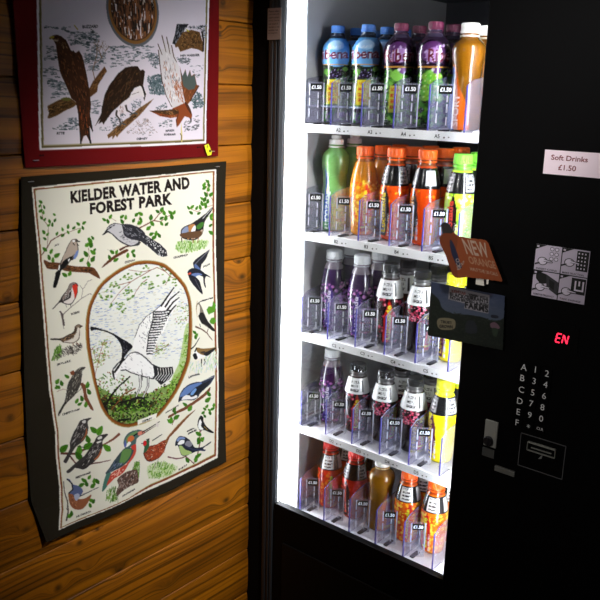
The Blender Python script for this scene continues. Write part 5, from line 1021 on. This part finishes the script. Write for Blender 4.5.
KIND = {
 'blue': mk_bottle('blue', .206, .0335, 'juice', (70, 130, 210), d_blue, (20, 30, 50), neck=(.87, (26, 40, 60))),
 'purple': mk_bottle('purple', .206, .0335, 'juice', (120, 30, 70), d_purple, (60, 20, 50), neck=(.86, (70, 60, 84))),
 'grape': mk_bottle('grape', .206, .0335, 'juice', (110, 26, 66), lambda c: d_purple(c, True), (60, 20, 50), neck=(.86, (70, 60, 84))),
 'amber': mk_bottle('amber', .201, .0335, 'sport', (236, 234, 226), d_amber, (220, 210, 190), lab=(.04, .5)),
 'green': mk_bottle('green', .213, .0325, 'sport', (234, 234, 232), d_green, (225, 230, 220), 'sport', (.04, .66)),
 'orange_full': mk_bottle('orange full', .193, .0315, 'slim', ORC, lambda c: d_slim(c, (214, 130, 20), [(236, 180, 30), (222, 90, 16), (246, 214, 70)], (206, 30, 12), (244, 214, 40), band=None, u=.12, specks=240), neck=(.83, (150, 84, 30))),
 'orange_band': mk_bottle('orange band', .195, .0315, 'slim', ORC, lambda c: d_slim(c, (226, 78, 14), [(244, 150, 20), (250, 190, 40), (214, 60, 10)], (30, 24, 26), (226, 196, 40), band='mid', u=-.7, specks=90), neck=(.83, (120, 62, 26))),
 'orange_bar': mk_bottle('orange bar', .196, .0315, 'slim', ORC, lambda c: d_slim(c, (240, 76, 10), [(246, 150, 20), (244, 90, 14)], (40, 30, 30), (226, 150, 50), band='bar', u=-.85, specks=40), neck=(.83, (130, 60, 26))),
 'lime': mk_bottle('lime', .193, .0315, 'slim', (120, 216, 60), lambda c: d_slim(c, (176, 216, 50), [(210, 236, 110), (120, 190, 40), (236, 240, 160)], (40, 20, 24), (200, 60, 40), band='mid', u=-.55, specks=110), neck=(.83, (110, 180, 70))),
 'violet': mk_bottle('violet', .190, .0305, 'slim', (196, 198, 200), lambda c: d_slim(c, (44, 20, 62), [(120, 60, 124), (76, 36, 96), (28, 14, 44), (170, 104, 164)], (50, 26, 104), (206, 196, 216), band=None, u=-.3, specks=240), (150, 150, 156), neck=(.78, (120, 110, 120))),
 'clear': mk_bottle('clear', .183, .0315, 'slim', (40, 40, 42), lambda c: d_slim(c, (38, 12, 16), [(206, 70, 96), (226, 120, 140), (120, 20, 34), (24, 10, 14)], (196, 34, 28), (230, 216, 60), band='white', u=.0, specks=70, oval_at=-.1), (70, 70, 72), 'clear', neck=(.83, (96, 94, 96))),
 'pink': mk_bottle('pink', .181, .0315, 'slim', (40, 40, 42), lambda c: (d_slim(c, (26, 16, 20), [(30, 20, 24)], (206, 60, 40), (232, 226, 70), band='white', u=.75, specks=10, oval_at=.8), speck(c, -.75, .35, .40, .595, 75, [(226, 90, 120), (240, 150, 170), (190, 40, 70)], .07)), (70, 70, 72), 'clear', neck=(.83, (96, 94, 96))),
 'yellow': mk_bottle('yellow', .187, .0315, 'slim', (228, 230, 20), lambda c: d_slim(c, (240, 222, 20), [(250, 236, 60), (240, 200, 20)], (90, 20, 40), (240, 200, 40), band='mid', u=-.85, specks=40), neck=(.83, (190, 200, 60))),
 'red': mk_bottle('red', .176, .0310, 'slim', (206, 20, 14), lambda c: d_slim(c, (184, 34, 14), [(226, 90, 24), (150, 20, 10), (206, 120, 30)], (190, 30, 16), (160, 196, 40), band='text', u=.1, specks=120), neck=(.83, (110, 30, 20))),
 'redb': mk_bottle('red b', .175, .0310, 'slim', (206, 20, 14), lambda c: d_slim(c, (186, 30, 16), [(216, 80, 24), (150, 20, 10)], (20, 14, 16), (200, 60, 30), band='mid', u=-.75, specks=50), neck=(.83, (110, 30, 20))),
 'amberd': mk_bottle('amber dark', .177, .0320, 'sport', (232, 230, 222), lambda c: d_amber(c, True), (200, 170, 110), lab=(.04, .6)),
 'orange_fire': mk_bottle('orange fire', .173, .0310, 'slim', (252, 96, 8), lambda c: d_slim(c, (222, 96, 14), [(244, 180, 30), (214, 50, 10), (250, 210, 70)], (196, 30, 14), (226, 226, 50), band='text', u=.05, specks=200), neck=(.83, (150, 60, 20))),
 'orange_edge': mk_bottle('orange edge', .173, .0310, 'slim', (252, 96, 8), lambda c: d_slim(c, (228, 110, 16), [(246, 190, 40), (220, 70, 10), (250, 214, 80)], (190, 24, 20), (226, 226, 50), band='text', u=-.62, specks=200), neck=(.83, (150, 60, 20))),
}
DESC = {'blue': 'blue-capped blackcurrant drink bottle', 'purple': 'purple-capped bottle with purple glow label', 'grape': 'purple-capped bottle with bright green grapes',
 'amber': 'amber sports drink bottle with white cap', 'green': 'green sports drink bottle with white cap', 'orange_full': 'orange-capped bottle in speckled gold sleeve',
 'orange_band': 'orange-capped bottle with black text band', 'orange_bar': 'orange-capped bottle with white barcode panel', 'lime': 'green-capped lime drink bottle', 'violet': 'silver-capped purple drink bottle',
 'clear': 'white-collared bottle with smoky cap and red label', 'pink': 'white-collared bottle with pink spray', 'yellow': 'yellow-capped yellow drink bottle', 'red': 'red-capped bottle with white text panel',
 'redb': 'red-capped dark bottle with black band', 'amberd': 'dark amber bottle with white cap', 'orange_fire': 'orange-capped fiery bottle with white text', 'orange_edge': 'orange-capped gold bottle with red edge lettering'}
ROWS = [['blue', 'blue', 'purple', 'grape', 'amber'], ['green', 'orange_full', 'orange_band', 'orange_bar', 'lime'], ['violet', 'violet', 'clear', 'pink', 'yellow'], ['violet', 'clear', 'pink', 'pink', 'yellow'], ['red', 'redb', 'amberd', 'orange_fire', 'orange_edge']]
DEPTH = [[3, 3, 3, 3, 2], [2, 3, 3, 3, 3], [2, 2, 2, 2, 2], [1, 1, 2, 2, 2], [2, 2, 1, 2, 2]]
ROWW = ['top', 'second', 'middle', 'fourth', 'bottom']
COLW = ['leftmost', 'second-left', 'middle', 'second-right', 'rightmost']
for i, row in enumerate(ROWS):
    for j, kd in enumerate(row):
        for dpt in range(DEPTH[i][j]):
            # the bottle parts of one kind share their meshes
            X, Yb = CXR[i][j], 1.4330+dpt*.0690
            where = ['front one', 'second back', 'third back'][dpt]
            b = empty('drink_bottle', (X, Yb, SHZ[i]+.0027), '%s, %s in %s column, %s shelf' % (DESC[kd], where, COLW[j], ROWW[i]), 'bottle', 'drink bottles on the '+ROWW[i]+' shelf', math.atan2(CAM[0]-X, 1.45)+(.0 if dpt == 0 else .35*math.sin(i*3+j*5+dpt)))
            if i == 3 and j < 4: b.scale = (1, 1, (.97, .91, .94, .95)[j])
            for nm, me in KIND[kd]: link(nm, me, b)

# ------------------------------------------------------------------ room light
def fixture(loc, tgt, energy, ang, size, label):
    loc = Vector(loc); d = (Vector(tgt)-loc).normalized()
    root = empty('ceiling_spotlight', tuple(loc), label, 'lamp')
    q = d.to_track_quat('-Z', 'Y')
    mb = MB(); mb.lathe([(.05, -.01), (.052, .03), (.045, .09), (.02, .12)], 32, caps=False); o = mb.build('lamp_shade', mat('black lamp shade', (20, 20, 20), .4), root); o.rotation_euler = q.to_euler()
    mb = MB(); mb.lathe([(.008, 0), (.008, 2.41-loc.z)], 12); mb.lathe([(.04, 2.39-loc.z), (.04, 2.41-loc.z)], 24); mb.build('stem', M['dark'], root)
    l = bpy.data.lights.new('spot', 'SPOT'); l.energy = energy; l.spot_size = ang; l.spot_blend = 1.0; l.shadow_soft_size = size; l.color = (1, .97, .93)
    lo = bpy.data.objects.new('spot_lamp', l); COL.objects.link(lo); lo.parent = root; lo.rotation_euler = q.to_euler(); lo.location = d*.02
fixture((1.25, .95, 2.2), (0, 1.20, .98), 128, math.radians(46), .03, 'black ceiling spotlight aimed at the tea towels')
fixture((.35, -1.0, 2.2), (.86, 1.3, 1.2), 52, math.radians(38), .05, 'added unseen black fill spotlight aimed at the vending machine')  # fill lamp added out of view to brighten the control panel
